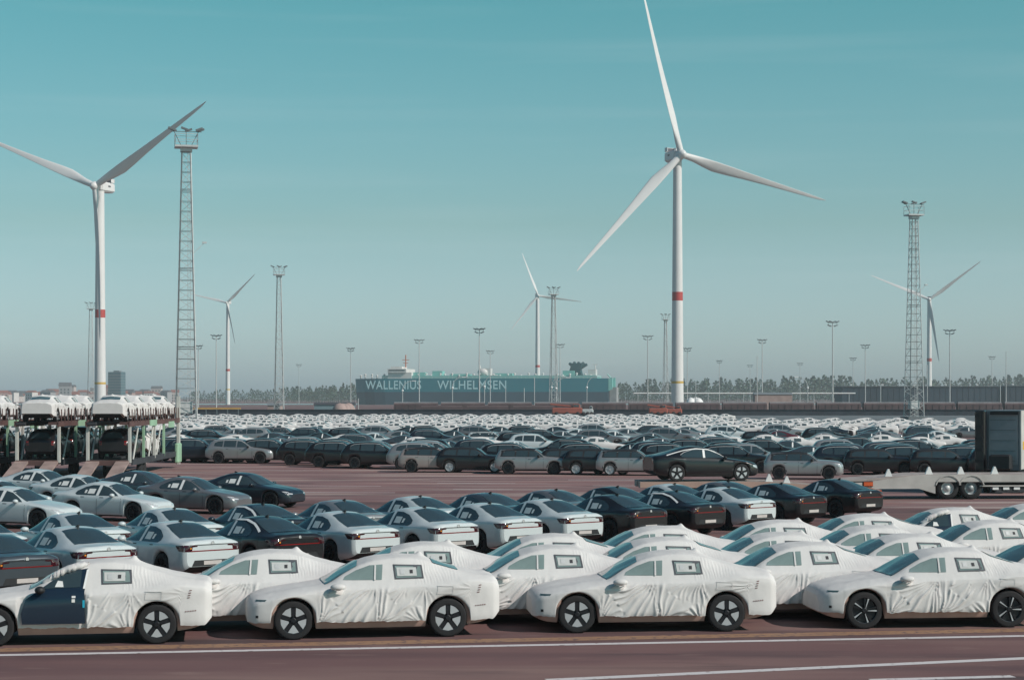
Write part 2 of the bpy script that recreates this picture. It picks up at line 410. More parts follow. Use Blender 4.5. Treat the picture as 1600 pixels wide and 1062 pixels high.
def decal(bvh, poly, axis, sgn, off=.006, step=.08, rounded=False):
    """a pane that follows the body: polygon in two axes pushed onto the surface along the third"""
    if rounded: poly = catmull(poly, max(12, int(len(poly) * 4)), True)
    B = []
    for i in range(len(poly)):
        a, b = poly[i], poly[(i + 1) % len(poly)]
        k = max(1, int(math.dist(a, b) / step))
        B += [(a[0] + (b[0] - a[0]) * t / k, a[1] + (b[1] - a[1]) * t / k) for t in range(k)]
    x0, x1 = min(p[0] for p in B), max(p[0] for p in B); y0, y1 = min(p[1] for p in B), max(p[1] for p in B)
    I = []
    x = x0 + step / 2
    while x < x1:
        y = y0 + step / 2
        while y < y1:
            if inside((x, y), B) and min(math.dist((x, y), b) for b in B) > step * .35: I.append((x, y))
            y += step
        x += step
    vs, _, fs, *_r = delaunay_2d_cdt([Vector(p) for p in B + I], [], [list(range(len(B)))], 1, 1e-5)
    out, ok = [], []
    for v in vs:
        if axis == 'y': o, d = Vector((v.x, sgn * 3, v.y)), Vector((0, -sgn, 0))
        elif axis == 'z': o, d = Vector((v.x, v.y, 5)), Vector((0, 0, -1))
        else: o, d = Vector((sgn * 5, v.x, v.y)), Vector((-sgn, 0, 0))
        h = bvh.ray_cast(o, d)
        if h[0] is None: out.append(Vector((0, 0, 0))); ok.append(False)
        else:
            nn = h[1] if h[1].dot(d) < 0 else -h[1]
            out.append(h[0] + nn * off * .6 - d * off * .6); ok.append(True)
    F2 = []
    for f in fs:
        if all(ok[i] for i in f):
            a, b, c = out[f[0]], out[f[1]], out[f[2]]
            n_ = (b - a).cross(c - a)
            F2.append(tuple(f) if n_.dot(d) < 0 else tuple(f)[::-1])
    return out, F2
def pane(name, m, bvh, polys, off=.006, step=.08, rounded=False):
    mb = MB()
    for poly, axis, sgn in polys: mb.add(*decal(bvh, poly, axis, sgn, off, step, rounded))
    return mb.mesh(name, m, True)

def wheel_parts(r, wid, style, n=28):
    """meshes of a wheel whose outer face looks towards +y"""
    h = wid / 2; parts = {}
    t = MB(); ri = r * .70
    t.lathe([(ri, -h), (r * .93, -h), (r, -h * .72), (r, h * .72), (r * .975, h * .93), (r * .90, h), (ri, h * .96)], n, 'y'); parts['tyre'] = t.mesh('tyre', M_tyre, True)
    m = MB(); m.lathe([(ri + .002, -h * .9), (ri + .002, h * .90), (ri * .95, h * .86), (ri * .92, h * .45), (0.001, h * .40)], n, 'y')
    k = 5
    def wedge(a0, a1, r0, r1, y0, y1, mb, a2=None):
        a2 = a2 or (a0, a1)
        P = [(r0 * math.cos(a0), r0 * math.sin(a0)), (r1 * math.cos(a2[0]), r1 * math.sin(a2[0])), (r1 * 1.0 * math.cos((a2[0] + a2[1]) / 2), r1 * math.sin((a2[0] + a2[1]) / 2)), (r1 * math.cos(a2[1]), r1 * math.sin(a2[1])), (r0 * math.cos(a1), r0 * math.sin(a1))]
        mb.prism(P, y0, y1, 'y')
    T = 2 * math.pi / k
    ins = []
    for i in range(k):
        a = math.pi / 2 + i * T
        if style == 'aero':
            wedge(a - .30, a + .30, ri * .16, ri * .94, h * .5, h * .80, m, (a - .20, a + .20))
            q = MB(); b = a + T / 2
            wedge(b - .14, b + .14, ri * .36, ri * .955, h * .62, h * .88, q, (b - .43, b + .43)); ins.append(q.mesh('rim_insert', M_rimw))
        elif style == 'twin':
            for dd in (-.17, .17): wedge(a + dd - .07, a + dd + .07, ri * .2, ri * .95, h * .55, h * .9, m, (a + dd * 1.3 - .05, a + dd * 1.3 + .05))
        elif style == 'swirl':
            wedge(a - .10, a + .16, ri * .15, ri * .95, h * .6, h * .9, m, (a - .02, a + .10))
            q = MB(); wedge(a + .35, a + .50, ri * .25, ri * .95, h * .62, h * .9, q, (a + .28, a + .40)); ins.append(q.mesh('rim_insert', M_rimw))
        else:
            wedge(a - .2, a + .2, ri * .15, ri * .96, h * .5, h * .85, m, (a - .09, a + .09))
    m.lathe([(ri * .2, h * .5), (ri * .2, h * .92), (ri * .16, h * .96), (.001, h * .96)], 14, 'y')
    parts['rim'] = m.mesh('rim', {'white': M_rimw, 'silver': M_rimw}.get(style, M_rimd), False)
    parts['inserts'] = ins
    return parts

class Kit:
    """the list of parts of one kind of car; spawn() links one car made of them"""
    def __init__(s): s.p = []
    def add(s, name, me, parent=-1, loc=(0, 0, 0), rot=(0, 0, 0), paint=False, label=None):
        s.p.append((name, me, parent, loc, rot, paint, label)); return len(s.p) - 1
    def spawn(s, name, loc, heading, label, cat, group, paint=None, only=None, swap=None):
        r = empty(name, loc, heading, label, cat, group); made = []
        if name == 'suv_car': r.scale = (1.06, 1.04, 1.08)
        if name == 'small_hatchback': r.scale = (1.06, 1.04, 1.10)
        for (nm, me, par, lc, rt, pt, lb) in s.p:
            if only and not only(nm): made.append(None); continue
            pm = paint if pt else None
            if swap and nm in swap: pm = swap[nm]
            o = put(nm, me, made[par] if par >= 0 else r, lc, rt, paint=pm, label=lb, kind='stuff' if nm == 'printed_marks' else None); made.append(o)
        return r
def add_wheels(kit, S, style, seg, full=True, far=False):
    wp = wheel_parts(S.wr, .235, style, seg)
    joined = None
    if far:
        mb = MB(); h = .1175; r = S.wr; ri = r * .68
        mb.lathe([(r * .94, -h), (r, -h * .6), (r, h * .6), (r * .92, h), (ri, h * .96)], 12, 'y', mi=0)
        mb.lathe([(ri, h * .96), (ri * .92, h * .7), (.001, h * .75)], 12, 'y', mi=1)
        joined = mb.mesh('wheel', [M_tyre, {'white': M_rimw, 'silver': M_rimw}.get(style, M_rimd)], True)
    hub = MB(); hub.lathe([(.001, -.06), (.16, -.06), (.16, .02), (.001, .02)], 12, 'y'); hubm = hub.mesh('wheel', M_trim)
    for cu in S.cx:
        for sg in (1, -1):
            loc = (S.L / 2 - cu, sg * (S.W(cu) - .135), S.wr); rot = (0, 0, 0 if sg > 0 else math.pi)
            if far: kit.add('wheel', joined, -1, loc, rot); continue
            wI = kit.add('wheel', hubm, -1, loc, rot)
            kit.add('tyre', wp['tyre'], wI); kit.add('rim', wp['rim'], wI)
            if full:
                for q in wp['inserts']: kit.add('rim_insert', q, wI)
            elif wp['inserts']:
                pass
def car_side(kit, bvh, S, names, off=.006, step=.08):
    for (nm, m, poly, rounded, sides) in names:
        for sg in sides:
            kit.add(nm, pane(nm, m, bvh, [([(S.L / 2 - u, z) for u, z in poly], 'y', sg)], off, step, rounded))
def X(S, poly): return [(S.L / 2 - u, y) for u, y in poly]
def mirror_mesh(m, n=10):
    mb = MB(); mb.sphere((0, 0, 0), (.10, .12, .075), n, m=6); mb.bar((0.02, -.12, -.05), (0, -.02, -.03), .025, 5); return mb.mesh('mirror', m, True)

def kit_sedan(lod=0, pillar=True):
    S = P2; k = Kit(); du, nl, nu, st = ((.07, 9, 13, .09), (.16, 5, 8, .2))[lod]
    g = body_geo(S, du, nl, nu); bvh = BVHTree.FromPolygons(g[0], g[1])
    k.add('body', geo_mesh('body', g, [M_white, M_trim]), paint=True)
    both = (1, -1)
    car_side(k, bvh, S, [
        ('window', M_glass, [(1.56, .955), (1.80, 1.10), (2.10, 1.27), (2.36, 1.335), (2.40, .965)], False, both),
        ('window', M_glass, [(2.53, .97), (2.50, 1.345), (2.80, 1.345), (3.12, 1.275), (3.42, 1.13), (3.47, 1.04), (3.38, .985)], False, both)], .006, st)
    if pillar: car_side(k, bvh, S, [('pillar_film', M_film, [(2.41, .965), (2.385, 1.34), (2.49, 1.345), (2.52, .97)], False, both)], .007, st)
    k.add('windscreen', pane('windscreen', M_glass, bvh, [(X(S, [(1.44, -.68), (1.39, 0), (1.44, .68), (2.14, .54), (2.18, 0), (2.14, -.54)]), 'z', 1)], .006, st))
    k.add('rear_window', pane('rear_window', M_glass, bvh, [(X(S, [(3.14, -.48), (3.10, 0), (3.14, .48), (3.6, .56), (4.08, .62), (4.13, 0), (4.08, -.62), (3.6, -.56)]), 'z', 1)], .006, st))
    # tail lamps: dark corner clusters joined by a thin red bar
    for sg in both:
        k.add('taillight', pane('taillight', M_taild, bvh, [([(sg * .44, .925), (sg * .44, .955), (sg * .785, .965), (sg * .785, .80), (sg * .60, .80), (sg * .58, .915)], 'x', -1), ([(-S.L / 2 + .05, .80), (-S.L / 2 + .05, .965), (-S.L / 2 + .34, .955), (-S.L / 2 + .20, .82)], 'y', sg)], .006, st * .6))
        if lod == 0:
            if sg > 0: k.add('lamp_glint', pane('lamp_glint', M_amber, bvh, [([(sg * .61, .865), (sg * .61, .90), (sg * .655, .90), (sg * .655, .865)], 'x', -1)], .011, .05))  # amber glint on the left tail lamp, put in as colour
            k.add('headlight', pane('headlight', M_lamp, bvh, [([(sg * .45, .625), (sg * .70, .66), (sg * .72, .60), (sg * .48, .585)], 'x', 1), (X(S, [(.10, sg * .62), (.30, sg * .80), (.34, sg * .84), (.16, sg * .80)]), 'z', 1)], .007, .05))
    k.add('light_bar', pane('light_bar', M_tail, bvh, [([(-.62, .80), (-.62, .826), (.62, .826), (.62, .80)], 'x', -1)], .007, st))
    k.add('tail_seam', pane('tail_seam', M_trim, bvh, [([(-.66, .952), (-.66, .968), (.66, .968), (.66, .952)], 'x', -1)], .007, st))
    k.add('rear_bumper', pane('rear_bumper', M_trim, bvh, [([(-.60, .43), (-.52, .58), (.52, .58), (.60, .43)], 'x', -1)], .006, st))
    if lod == 0:
        pl = k.add('number_plate', pane('number_plate', M_plate, bvh, [([(-.26, .46), (-.26, .56), (.26, .56), (.26, .46)], 'x', -1)], .014, .2))
        em = MB(); em.lathe([(.045, 0), (.045, .008), (.001, .009)], 12, 'x', (-S.L / 2 - .012, 0, 1.0)); k.add('badge', em.mesh('badge', M_galvl))
        car_side(k, bvh, S, [('door_seam', M_trim, [(2.455, .28), (2.445, .955), (2.457, .955), (2.467, .28)], False, both),
                             ('door_seam', M_trim, [(1.40, .30), (1.38, .87), (1.392, .87), (1.412, .30)], False, both),
                             ('sill', M_trim, [(1.33, .20), (1.33, .25), (3.13, .26), (3.13, .21)], False, both),
                             ('door_handle', M_trim, [(2.16, .885), (2.16, .907), (2.33, .91), (2.33, .888)], False, both),
                             ('door_handle', M_trim, [(3.02, .90), (3.02, .922), (3.19, .925), (3.19, .903)], False, both)], .004, .12)
        k.add('roof_aerial', (lambda mb: (mb.prism([(-.09, 0), (.09, 0), (-.07, .065), (-.09, .06)], -.02, .02, 'y'), mb.mesh('roof_aerial', M_trim))[1])(MB()), loc=(S.L / 2 - 3.0, 0, 1.452))
        mm = mirror_mesh(M_trim)
        for sg in both: k.add('mirror', mm, loc=(S.L / 2 - 1.72, sg * .99, .99), rot=(0, 0, 0 if sg > 0 else math.pi), paint=True)
    car_side(k, bvh, S, [('window_sticker', M_paper, [(2.62, 1.03), (2.60, 1.21), (2.90, 1.21), (2.92, 1.03)], False, both),
                         ('window_sticker', M_paper, [(2.98, 1.05), (2.97, 1.17), (3.06, 1.17), (3.07, 1.05)], False, both)][:2 if lod == 0 else 0], .010, .2)
    add_wheels(k, S, 'twin', 24 if lod == 0 else 12, far=lod > 0)
    return k
def add_film_strip(k, S, bvh): pass

def wrinkle(seed, bare=False):
    rnd = random.Random(seed)
    FN = .62
    fans = [ # (u, z, a0, a1, folds, reach, amplitude): folds that radiate from where the cloth is tied
        (2.44, 1.06, 190, 268, 17, 1.05, .046), (2.47, .22, 32, 86, 13, .72, .044), (1.34, .26, 22, 78, 11, .60, .044),
        (3.10, 1.05, 205, 250, 11, .55, .022), (3.36, 1.02, 236, 300, 11, .5, .028), (4.50, 1.0, 150, 215, 11, .8, .016), (3.42, .22, 100, 150, 10, .42, .036)]
    fans = [(a + rnd.uniform(-.05, .05), b + rnd.uniform(-.05, .05), c, d, f * rnd.uniform(.85, 1.15), g, h * rnd.uniform(.8, 1.2)) for a, b, c, d, f, g, h in fans]
    ph = rnd.uniform(0, 50)
    def disp(u, x, y, z):
        zs, zt = P4.zs(u), P4.zt(u)
        sg = 1 if y > 0 else -1
        side = smooth01((abs(y) - .55) / .25) * smooth01((zs + .06 - z) / .12)
        d = 0.
        uu = u + .05 * noise.noise(Vector((u * 3, z * 3, ph + sg * 7))); zz = z + .05 * noise.noise(Vector((u * 3 + 9, z * 3, ph)))
        if side > 0:
            best = 0; bd = 0
            for (cu, cz, a0, a1, n, reach, A) in fans:
                dx, dz = -(uu - cu), zz - cz          # front of the car is to the left of its left side
                dx = uu - cu
                r = math.hypot(dx, dz)
                if r < .04 or r > reach * 1.6: continue
                a = math.degrees(math.atan2(dz, dx)) % 360
                w_ = smooth01((a - a0 + 14) / 14) * smooth01((a1 + 14 - a) / 14) * smooth01(r / .2) * smooth01((reach * 1.5 - r) / (reach * .8))
                if w_ <= 0: continue
                s = math.sin(math.radians(a) * n + 3.0 * noise.noise(Vector((a * .035, r * 1.5, ph + cu))))
                amp = .35 + .9 * max(0, noise.noise(Vector((a * .06, r * 2, ph + 3 + cu))) + .35)
                wt_ = w_ * (1.2 - r / reach * .5)
                if wt_ > best: best = wt_; bd = A * min(1, w_) * amp * (.5 + .5 * math.cos(2 * math.asin(max(-1, min(1, s))))) ** 2.2
            d += bd * .85
            d += .012 * noise.noise(Vector((u * 2.2, z * 2.6, ph + sg))) + .003 * noise.noise(Vector((u * 7, z * 4, ph + sg)))
            d -= .035 * math.exp(-((u - 2.30) / .22) ** 2 - ((z - .86) / .13) ** 2) + .018 * math.exp(-((u - 3.15) / .25) ** 2 - ((z - .82) / .14) ** 2)
            d += .010 * math.exp(-((u - 2.46) / .016) ** 2)
            if bare and sg > 0 and 1.28 < u < 2.56: d = -.035 * smooth01((u - 1.28) / .1) * smooth01((2.56 - u) / .03)
            # the cloth hangs off the lower door
            y += sg * side * d
            if not (bare and sg > 0 and 1.28 < u < 2.56): y += sg * .02 * smooth01((.75 - z) / .4) * side
        # quarter and rear roof pleats
        up = smooth01((z - zs - .02) / .1)
        if up > 0 and u > 3.25:
            s = math.sin(u * 52 + 2.5 * noise.noise(Vector((u * 4, z * 5, ph))) + z * 9)
            y += sg * .014 * up * (1 - abs(s)) * smooth01((4.3 - u) / .4) * smooth01(abs(y) / .4)
        z2 = z
        if abs(y) < .93 and up > .2 or z > zs - .01:
            z2 += .008 * noise.noise(Vector((u * 3.5, y * 3.5, ph + 5))) + .003 * noise.noise(Vector((u * 11, y * 9, ph + 5)))
        z2 += .065 * math.exp(-((u - 3.42) / .07) ** 2 - (y / .10) ** 2) + .03 * math.exp(-((u - 3.42) / .25) ** 2 - (y / .3) ** 2)      # the aerial tents the cloth
        return (x, y, z2)
    return disp
def hem_fn(seed):
    def f(u): return .335 + .030 * noise.noise(Vector((u * 3.1, seed, 0))) + .018 * noise.noise(Vector((u * 11, seed, 3)))
    return f
def kit_covered(seed, lod=0, wheel='aero', bare_door=False):
    S = P4; k = Kit(); both = (1, -1)
    du, nl, nu, st = ((.019, 42, 26, .09), (.20, 5, 8, .25))[lod]
    gb = body_geo(S, .12 if lod == 0 else .2, 6 if lod == 0 else 4, 8)
    if lod == 0:
        gb = ([(a * .984, b * .945, c * .985 if c > .9 else c) for a, b, c in gb[0]], gb[1], gb[2])
        k.add('body', geo_mesh('body', gb, [M_sill, M_trim]))
        g = body_geo(S, du, nl, nu, .022, hem_fn(seed), wrinkle(seed, bare_door), under=False)
        k.add('fabric_cover', geo_mesh('fabric_cover', g, [M_fabric]))
    else:
        g = body_geo(S, du, nl, nu); k.add('fabric_cover', geo_mesh('fabric_cover', g, [M_fabric, M_trim]))
    bvh = BVHTree.FromPolygons(g[0], g[1])
    fw = [(1.84, 1.125), (1.88, 1.185), (2.10, 1.30), (2.36, 1.39), (2.62, 1.405), (2.585, 1.125)]
    if not bare_door:
        car_side(k, bvh, S, [('window', M_glassP if lod == 0 else M_glassD, fw, False, both)], .008, st)
        if lod == 0: car_side(k, bvh, S, [('pillar_strap', M_fabric, [(2.43, 1.12), (2.46, 1.39), (2.49, 1.39), (2.465, 1.12)], False, both)], .022, st)
    car_side(k, bvh, S, [('window', M_frameg if lod == 0 else M_glassD, [(2.84, 1.13), (2.82, 1.405), (3.39, 1.385), (3.41, 1.14)], False, both)], .008, st)
    if lod == 0:
        car_side(k, bvh, S, [('window_pane', M_glassP, [(2.87, 1.155), (2.855, 1.375), (3.355, 1.36), (3.37, 1.165)], False, both)], .010, st)
        car_side(k, bvh, S, [('window_sticker', M_paperd, [(2.89, 1.185), (2.88, 1.345), (3.27, 1.34), (3.28, 1.185)], False, both)], .020, .12)
        car_side(k, bvh, S, [('printed_code', M_print, [(3.14, 1.23), (3.14, 1.295), (3.20, 1.295), (3.20, 1.23)], False, both),
                             ('printed_text', M_galvl, [(2.95, 1.22), (2.95, 1.31), (3.04, 1.31), (3.04, 1.22)], False, both)], .026, .12)
    k.add('windscreen', pane('windscreen', M_glassW if lod == 0 else M_glass, bvh, [(X(S, [(1.50, -.70), (1.46, 0), (1.50, .70), (2.12, .58), (2.18, 0), (2.12, -.58)]), 'z', 1)], .010, st))
    if seed % 2 == 0: k.add('rear_window', pane('rear_window', M_glassW, bvh, [(X(S, [(3.62, -.52), (3.62, .52), (4.12, .56), (4.12, -.56)]), 'z', 1)], .010, st))
    if lod == 0:
        for sg in both:
            k.add('headlight', pane('headlight', M_hl, bvh, [([(S.L / 2 - .16, .735), (S.L / 2 - .16, .765), (S.L / 2 - .36, .775), (S.L / 2 - .33, .745)], 'y', sg)], .007, .06))
            k.add('sensor_opening', pane('sensor_opening', M_trim, bvh, [([(S.L / 2 - .15, .43), (S.L / 2 - .15, .48), (S.L / 2 - .20, .48), (S.L / 2 - .20, .43)], 'y', sg)], .007, .06))
            tk = [([(S.L / 2 - 4.40 - i * .045, .60 + .004 * i), (S.L / 2 - 4.40 - i * .045, .62 + .004 * i), (S.L / 2 - 4.425 - i * .045, .62 + .004 * i), (S.L / 2 - 4.425 - i * .045, .60 + .004 * i)], 'y', sg) for i in range(5)]
            tk += [([(S.L / 2 - 4.44 - .012 * i, .86 + i * .045), (S.L / 2 - 4.44 - .012 * i, .875 + i * .045), (S.L / 2 - 4.49 - .012 * i, .880 + i * .045), (S.L / 2 - 4.49 - .012 * i, .865 + i * .045)], 'y', sg) for i in range(4)]
            k.add('printed_marks', pane('printed_marks', M_mark, bvh, tk, .008, .1))
            # stitched pocket on the rear wing
            fr = []
            for a, b, c, d in ((3.66, .86, 3.67, 1.0), (3.97, .86, 3.98, 1.0), (3.66, .995, 3.98, 1.004), (3.66, .86, 3.98, .868)):
                fr.append(([(S.L / 2 - a, b), (S.L / 2 - a, d), (S.L / 2 - c, d), (S.L / 2 - c, b)], 'y', sg))
            k.add('stitched_flap', pane('stitched_flap', M_fabric, bvh, fr, .016, .1))
        mb = MB()                                      # the cloth bags the mirror and runs down to the door
        mb.sphere((0, .0, 0), (.15, .11, .07), 12, m=8)
        mb.add([(.10, -.14, -.10), (-.12, -.14, -.10), (-.10, .08, -.04), (.08, .08, -.04), (.30, -.16, -.20), (-.02, -.16, -.26)], [(0, 3, 2, 1), (4, 3, 0), (5, 1, 2), (4, 5, 2, 3)])
        mm = mb.mesh('mirror', M_fabric, True)
        mb = MB(); mb.sphere((0, 0, 0), (.10, .12, .08), 10, m=6); mb.v = [(-a, b, c) for a, b, c in mb.v]
        for sg in both:
            if bare_door and sg > 0:
                k.add('mirror', mirror_mesh(M_trim), loc=(S.L / 2 - 1.72, 1.07, 1.06)); continue
            me = mm if sg > 0 else mb.mesh('mirror', M_fabric, True)
            k.add('mirror', me, loc=(S.L / 2 - 1.72, sg * 1.055, 1.01))
    if bare_door:
        door = [(1.39, .42), (1.37, .62), (1.45, .88), (1.66, 1.02), (1.92, 1.20), (2.28, 1.38), (2.58, 1.42), (2.53, 1.0), (2.55, .42)]
        gs = body_geo(S, .08, 9, 12, .05); cbvh = bvh; bvh = BVHTree.FromPolygons(gs[0], gs[1])
        d = k.add('door', pane('door', M_doorb, bvh, [([(S.L / 2 - u, z) for u, z in door], 'y', 1)], .010, .08), label='uncovered dark blue front door')
        k.add('window', pane('window', M_glass, bvh, [([(S.L / 2 - u, z) for u, z in [(1.74, 1.06), (1.98, 1.225), (2.28, 1.36), (2.47, 1.39), (2.45, 1.09)]], 'y', 1)], .017, .08), d)
        k.add('window_sticker', pane('window_sticker', M_paper, bvh, [([(S.L / 2 - u, z) for u, z in [(1.98, 1.09), (2.03, 1.20), (2.12, 1.19), (2.14, 1.09)]], 'y', 1)], .023, .2), d)
        k.add('door_sticker', pane('door_sticker', M_paper, bvh, [([(S.L / 2 - u, z) for u, z in [(2.30, .90), (2.30, .94), (2.37, .94), (2.37, .90)]], 'y', 1), ([(S.L / 2 - u, z) for u, z in [(2.30, .82), (2.30, .88), (2.36, .88), (2.36, .82)]], 'y', 1)], .017, .2), d)
        k.add('cyan_tab', pane('cyan_tab', M_cyan, bvh, [([(S.L / 2 - u, z) for u, z in [(2.50, .72), (2.50, .86), (2.54, .86), (2.54, .72)]], 'y', 1)], .020, .2), d)
        k.add('pillar_strap', pane('pillar_strap', M_film, bvh, [([(S.L / 2 - u, z) for u, z in [(2.50, 1.06), (2.56, 1.40), (2.60, 1.40), (2.54, 1.06)]], 'y', 1)], .020, .2), d)
        bvh = cbvh; k.add('window', pane('window', M_glassP, bvh, [([(S.L / 2 - u, z) for u, z in fw], 'y', -1)], .008, st))
        # the pushed up cloth lies in a roll above the door
        mb = MB(); rr = random.Random(seed); rows = []
        for i in range(26):
            t = i / 25; u = 1.72 + .86 * t; rad = .045 + .035 * math.sin(t * 3.1) + rr.uniform(-.012, .014)
            c = Vector((S.L / 2 - u, .60 - .05 * t + rr.uniform(-.02, .02), P4.zt(u) - .03 + .012 * rr.uniform(-1, 1)))
            rows.append([c + Vector((rr.uniform(-.01, .01), math.cos(a) * rad * 1.9, math.sin(a) * rad)) for a in np.linspace(0, 2 * math.pi, 11)[:-1]])
        mb.add([p for r_ in rows for p in r_], [(i * 10 + j, i * 10 + (j + 1) % 10, (i + 1) * 10 + (j + 1) % 10, (i + 1) * 10 + j) for i in range(25) for j in range(10)])
        k.add('bunched_cloth', mb.mesh('bunched_cloth', M_fabric, True))
    add_wheels(k, S, wheel, 28 if lod == 0 else 12, far=lod > 0)
    return k
M_sill = mat('sill_ground_bounce', (.48, .32, .27), .5, var=.1)  # exposed sill, with warm ground bounce put into its colour
M_frameg = mat('window_frame_grey', (.075, .08, .09), .5, var=.05)
M_glassD = mat('grey_teal_car_glass', (.07, .10, .11), .1, var=.2, spec=.6)  # darker grey-teal glass for the distant covered cars
M_glassW = mat('windscreen_glass', (.09, .145, .155), .08, var=.2, scale=1, spec=.9)
M_hl = mat('dull_lamp_slit', (.05, .10, .11), .3)
M_mark = mat('dark_printed_ink', (.16, .06, .06), .7)
M_doorb = mat('dark_door_paint', (.010, .022, .040), .3, 0, .5, .05)
M_cyan = mat('cyan_tape', (.02, .35, .50), .5)

def kit_plain(S, wins, lod, style, screen, rear, roof=None, extra=None, stick=None):
    k = Kit(); both = (1, -1); du, nl, nu, st = ((.10, 7, 10, .10), (.19, 5, 8, .22))[lod]
    g = body_geo(S, du, nl, nu); bvh = BVHTree.FromPolygons(g[0], g[1])
    k.add('body', geo_mesh('body', g, [M_white, M_trim]), paint=True)
    if roof: car_side(k, bvh, S, [('greenhouse_trim', M_trim, [(1.40, .965), (1.62, 1.15), (1.85, 1.305), (2.1, 1.375), (2.8, 1.385), (3.6, 1.36), (3.86, 1.24), (3.92, .99)], False, both)], .004, st)
    car_side(k, bvh, S, [('window', M_glass, p, False, both) for p in wins], .009, st)
    k.add('windscreen', pane('windscreen', M_glass, bvh, [(X(S, screen), 'z', 1)], .006, st))
    k.add('rear_window', pane('rear_window', M_glass, bvh, [(rear, 'x', -1)], .006, st))
    if roof: k.add('roof', pane('roof', M_trim, bvh, [(X(S, roof), 'z', 1)], .008, st))
    for sg in both:
        k.add('headlight', pane('headlight', M_lamp, bvh, [([(sg * y, z) for y, z in ((.48, S.zt(.05) - .18), (.70, S.zt(.05) - .16), (.72, S.zt(.05) - .06), (.50, S.zt(.05) - .08))], 'x', 1),
                ([(S.L / 2 - .10, S.zs(.2) - .16), (S.L / 2 - .10, S.zs(.2) - .04), (S.L / 2 - .34, S.zs(.3) - .03), (S.L / 2 - .32, S.zs(.3) - .12)], 'y', sg)], .006, .08))
        k.add('taillight', pane('taillight', M_tail, bvh, [([(sg * .62, .78), (sg * .62, 1.0), (sg * .78, 1.0), (sg * .78, .78)], 'x', -1)], .006, .1))
    car_side(k, bvh, S, [('sill', M_trim, [(S.cx[0] + S.arch + .04, S.zb(2) + .012), (S.cx[0] + S.arch + .04, S.zb(2) + .10), (S.cx[1] - S.arch - .04, S.zb(2) + .10), (S.cx[1] - S.arch - .04, S.zb(2) + .012)], False, both)], .005, .3)
    if lod == 0:
        # arch trims
        for cu in S.cx:
            for sg in both:
                ring = [(cu + (S.arch + .055) * math.cos(t), S.wr + (S.arch + .055) * math.sin(t)) for t in np.linspace(.12, math.pi - .12, 12)]
                ring += [(cu + (S.arch + .004) * math.cos(t), S.wr + (S.arch + .004) * math.sin(t)) for t in np.linspace(math.pi - .12, .12, 12)]
                k.add('arch_trim', pane('arch_trim', M_trim, bvh, [([(S.L / 2 - u, z) for u, z in ring], 'y', sg)], .007, .12))
        car_side(k, bvh, S, [('door_seam', M_trim, [(u, S.zb(2) + .1), (u - .01, S.zs(u) - .01), (u + .004, S.zs(u) - .01), (u + .014, S.zb(2) + .1)], False, both) for u in (1.42, 2.42)]
                 + [('door_handle', M_trim, [(u, S.zs(u) - .10), (u, S.zs(u) - .075), (u + .16, S.zs(u) - .075), (u + .16, S.zs(u) - .10)], False, both) for u in (2.15, 3.05)], .005, .2)
    top = sorted([p for w_ in wins for p in w_ if p[1] > S.zs(2.5) + .12])
    strip = [(u, z + .035) for u, z in top] + [(u, z + .012) for u, z in top[::-1]]
    if not roof: car_side(k, bvh, S, [('window_trim', M_galvl, strip, False, both)], .008, .3)
    if stick: 
        car_side(k, bvh, S, [('pillar_film', M_film, stick, False, both)], .010, .3); stick = None
    mm = mirror_mesh(M_trim, 8)
    for sg in both: k.add('mirror', mm, loc=(S.L / 2 - 1.68, sg * (S.tw + .07), S.zs(1.7) + .09), rot=(0, 0, 0 if sg > 0 else math.pi))
    if stick: car_side(k, bvh, S, [('window_sticker', M_paper, stick, False, both)], .010, .3)
    add_wheels(k, S, style, 20 if lod == 0 else 12, far=lod > 0)
    return k
SUV_W = [[(1.62, 1.08), (1.95, 1.33), (2.20, 1.47), (2.44, 1.50), (2.47, 1.08)], [(2.55, 1.085), (2.53, 1.51), (3.10, 1.51), (3.36, 1.50), (3.38, 1.10)], [(3.46, 1.105), (3.44, 1.495), (3.80, 1.46), (4.02, 1.36), (4.06, 1.16)]]
def kit_suv(lod, style='silver'): return kit_plain(SUV, SUV_W, lod, style, [(1.48, -.72), (1.44, 0), (1.48, .72), (2.12, .60), (2.16, 0), (2.12, -.60)], [(-.58, 1.15), (-.50, 1.45), (.50, 1.45), (.58, 1.15)], )
def kit_mini(lod, style='twin'): return kit_plain(MINI, [[(1.46, .975), (1.68, 1.16), (1.88, 1.27), (2.22, 1.315), (2.26, .98)], [(2.33, .985), (2.31, 1.32), (2.98, 1.315), (3.02, .995)], [(3.10, 1.0), (3.08, 1.31), (3.62, 1.285), (3.78, 1.19), (3.80, 1.03)]], lod, style,
    [(1.37, -.68), (1.33, 0), (1.37, .68), (1.84, .60), (1.88, 0), (1.84, -.60)], [(-.55, 1.02), (-.50, 1.26), (.50, 1.26), (.55, 1.02)], roof=[(1.90, -.68), (1.93, 0), (1.90, .68), (3.88, .68), (3.92, 0), (3.88, -.68)])
def kit_coupe(lod): return kit_plain(P4, [[(1.66, 1.02), (1.95, 1.20), (2.25, 1.32), (2.50, 1.37), (2.54, 1.03)], [(2.66, 1.035), (2.62, 1.375), (3.05, 1.37), (3.45, 1.26), (3.66, 1.14), (3.60, 1.06)]], lod, 'aero',
    [(1.50, -.70), (1.46, 0), (1.50, .70), (2.18, .58), (2.22, 0), (2.18, -.58)], [(-.3, .5), (-.3, .56), (.3, .56), (.3, .5)], stick=[(2.55, 1.03), (2.51, 1.37), (2.61, 1.375), (2.65, 1.035)])

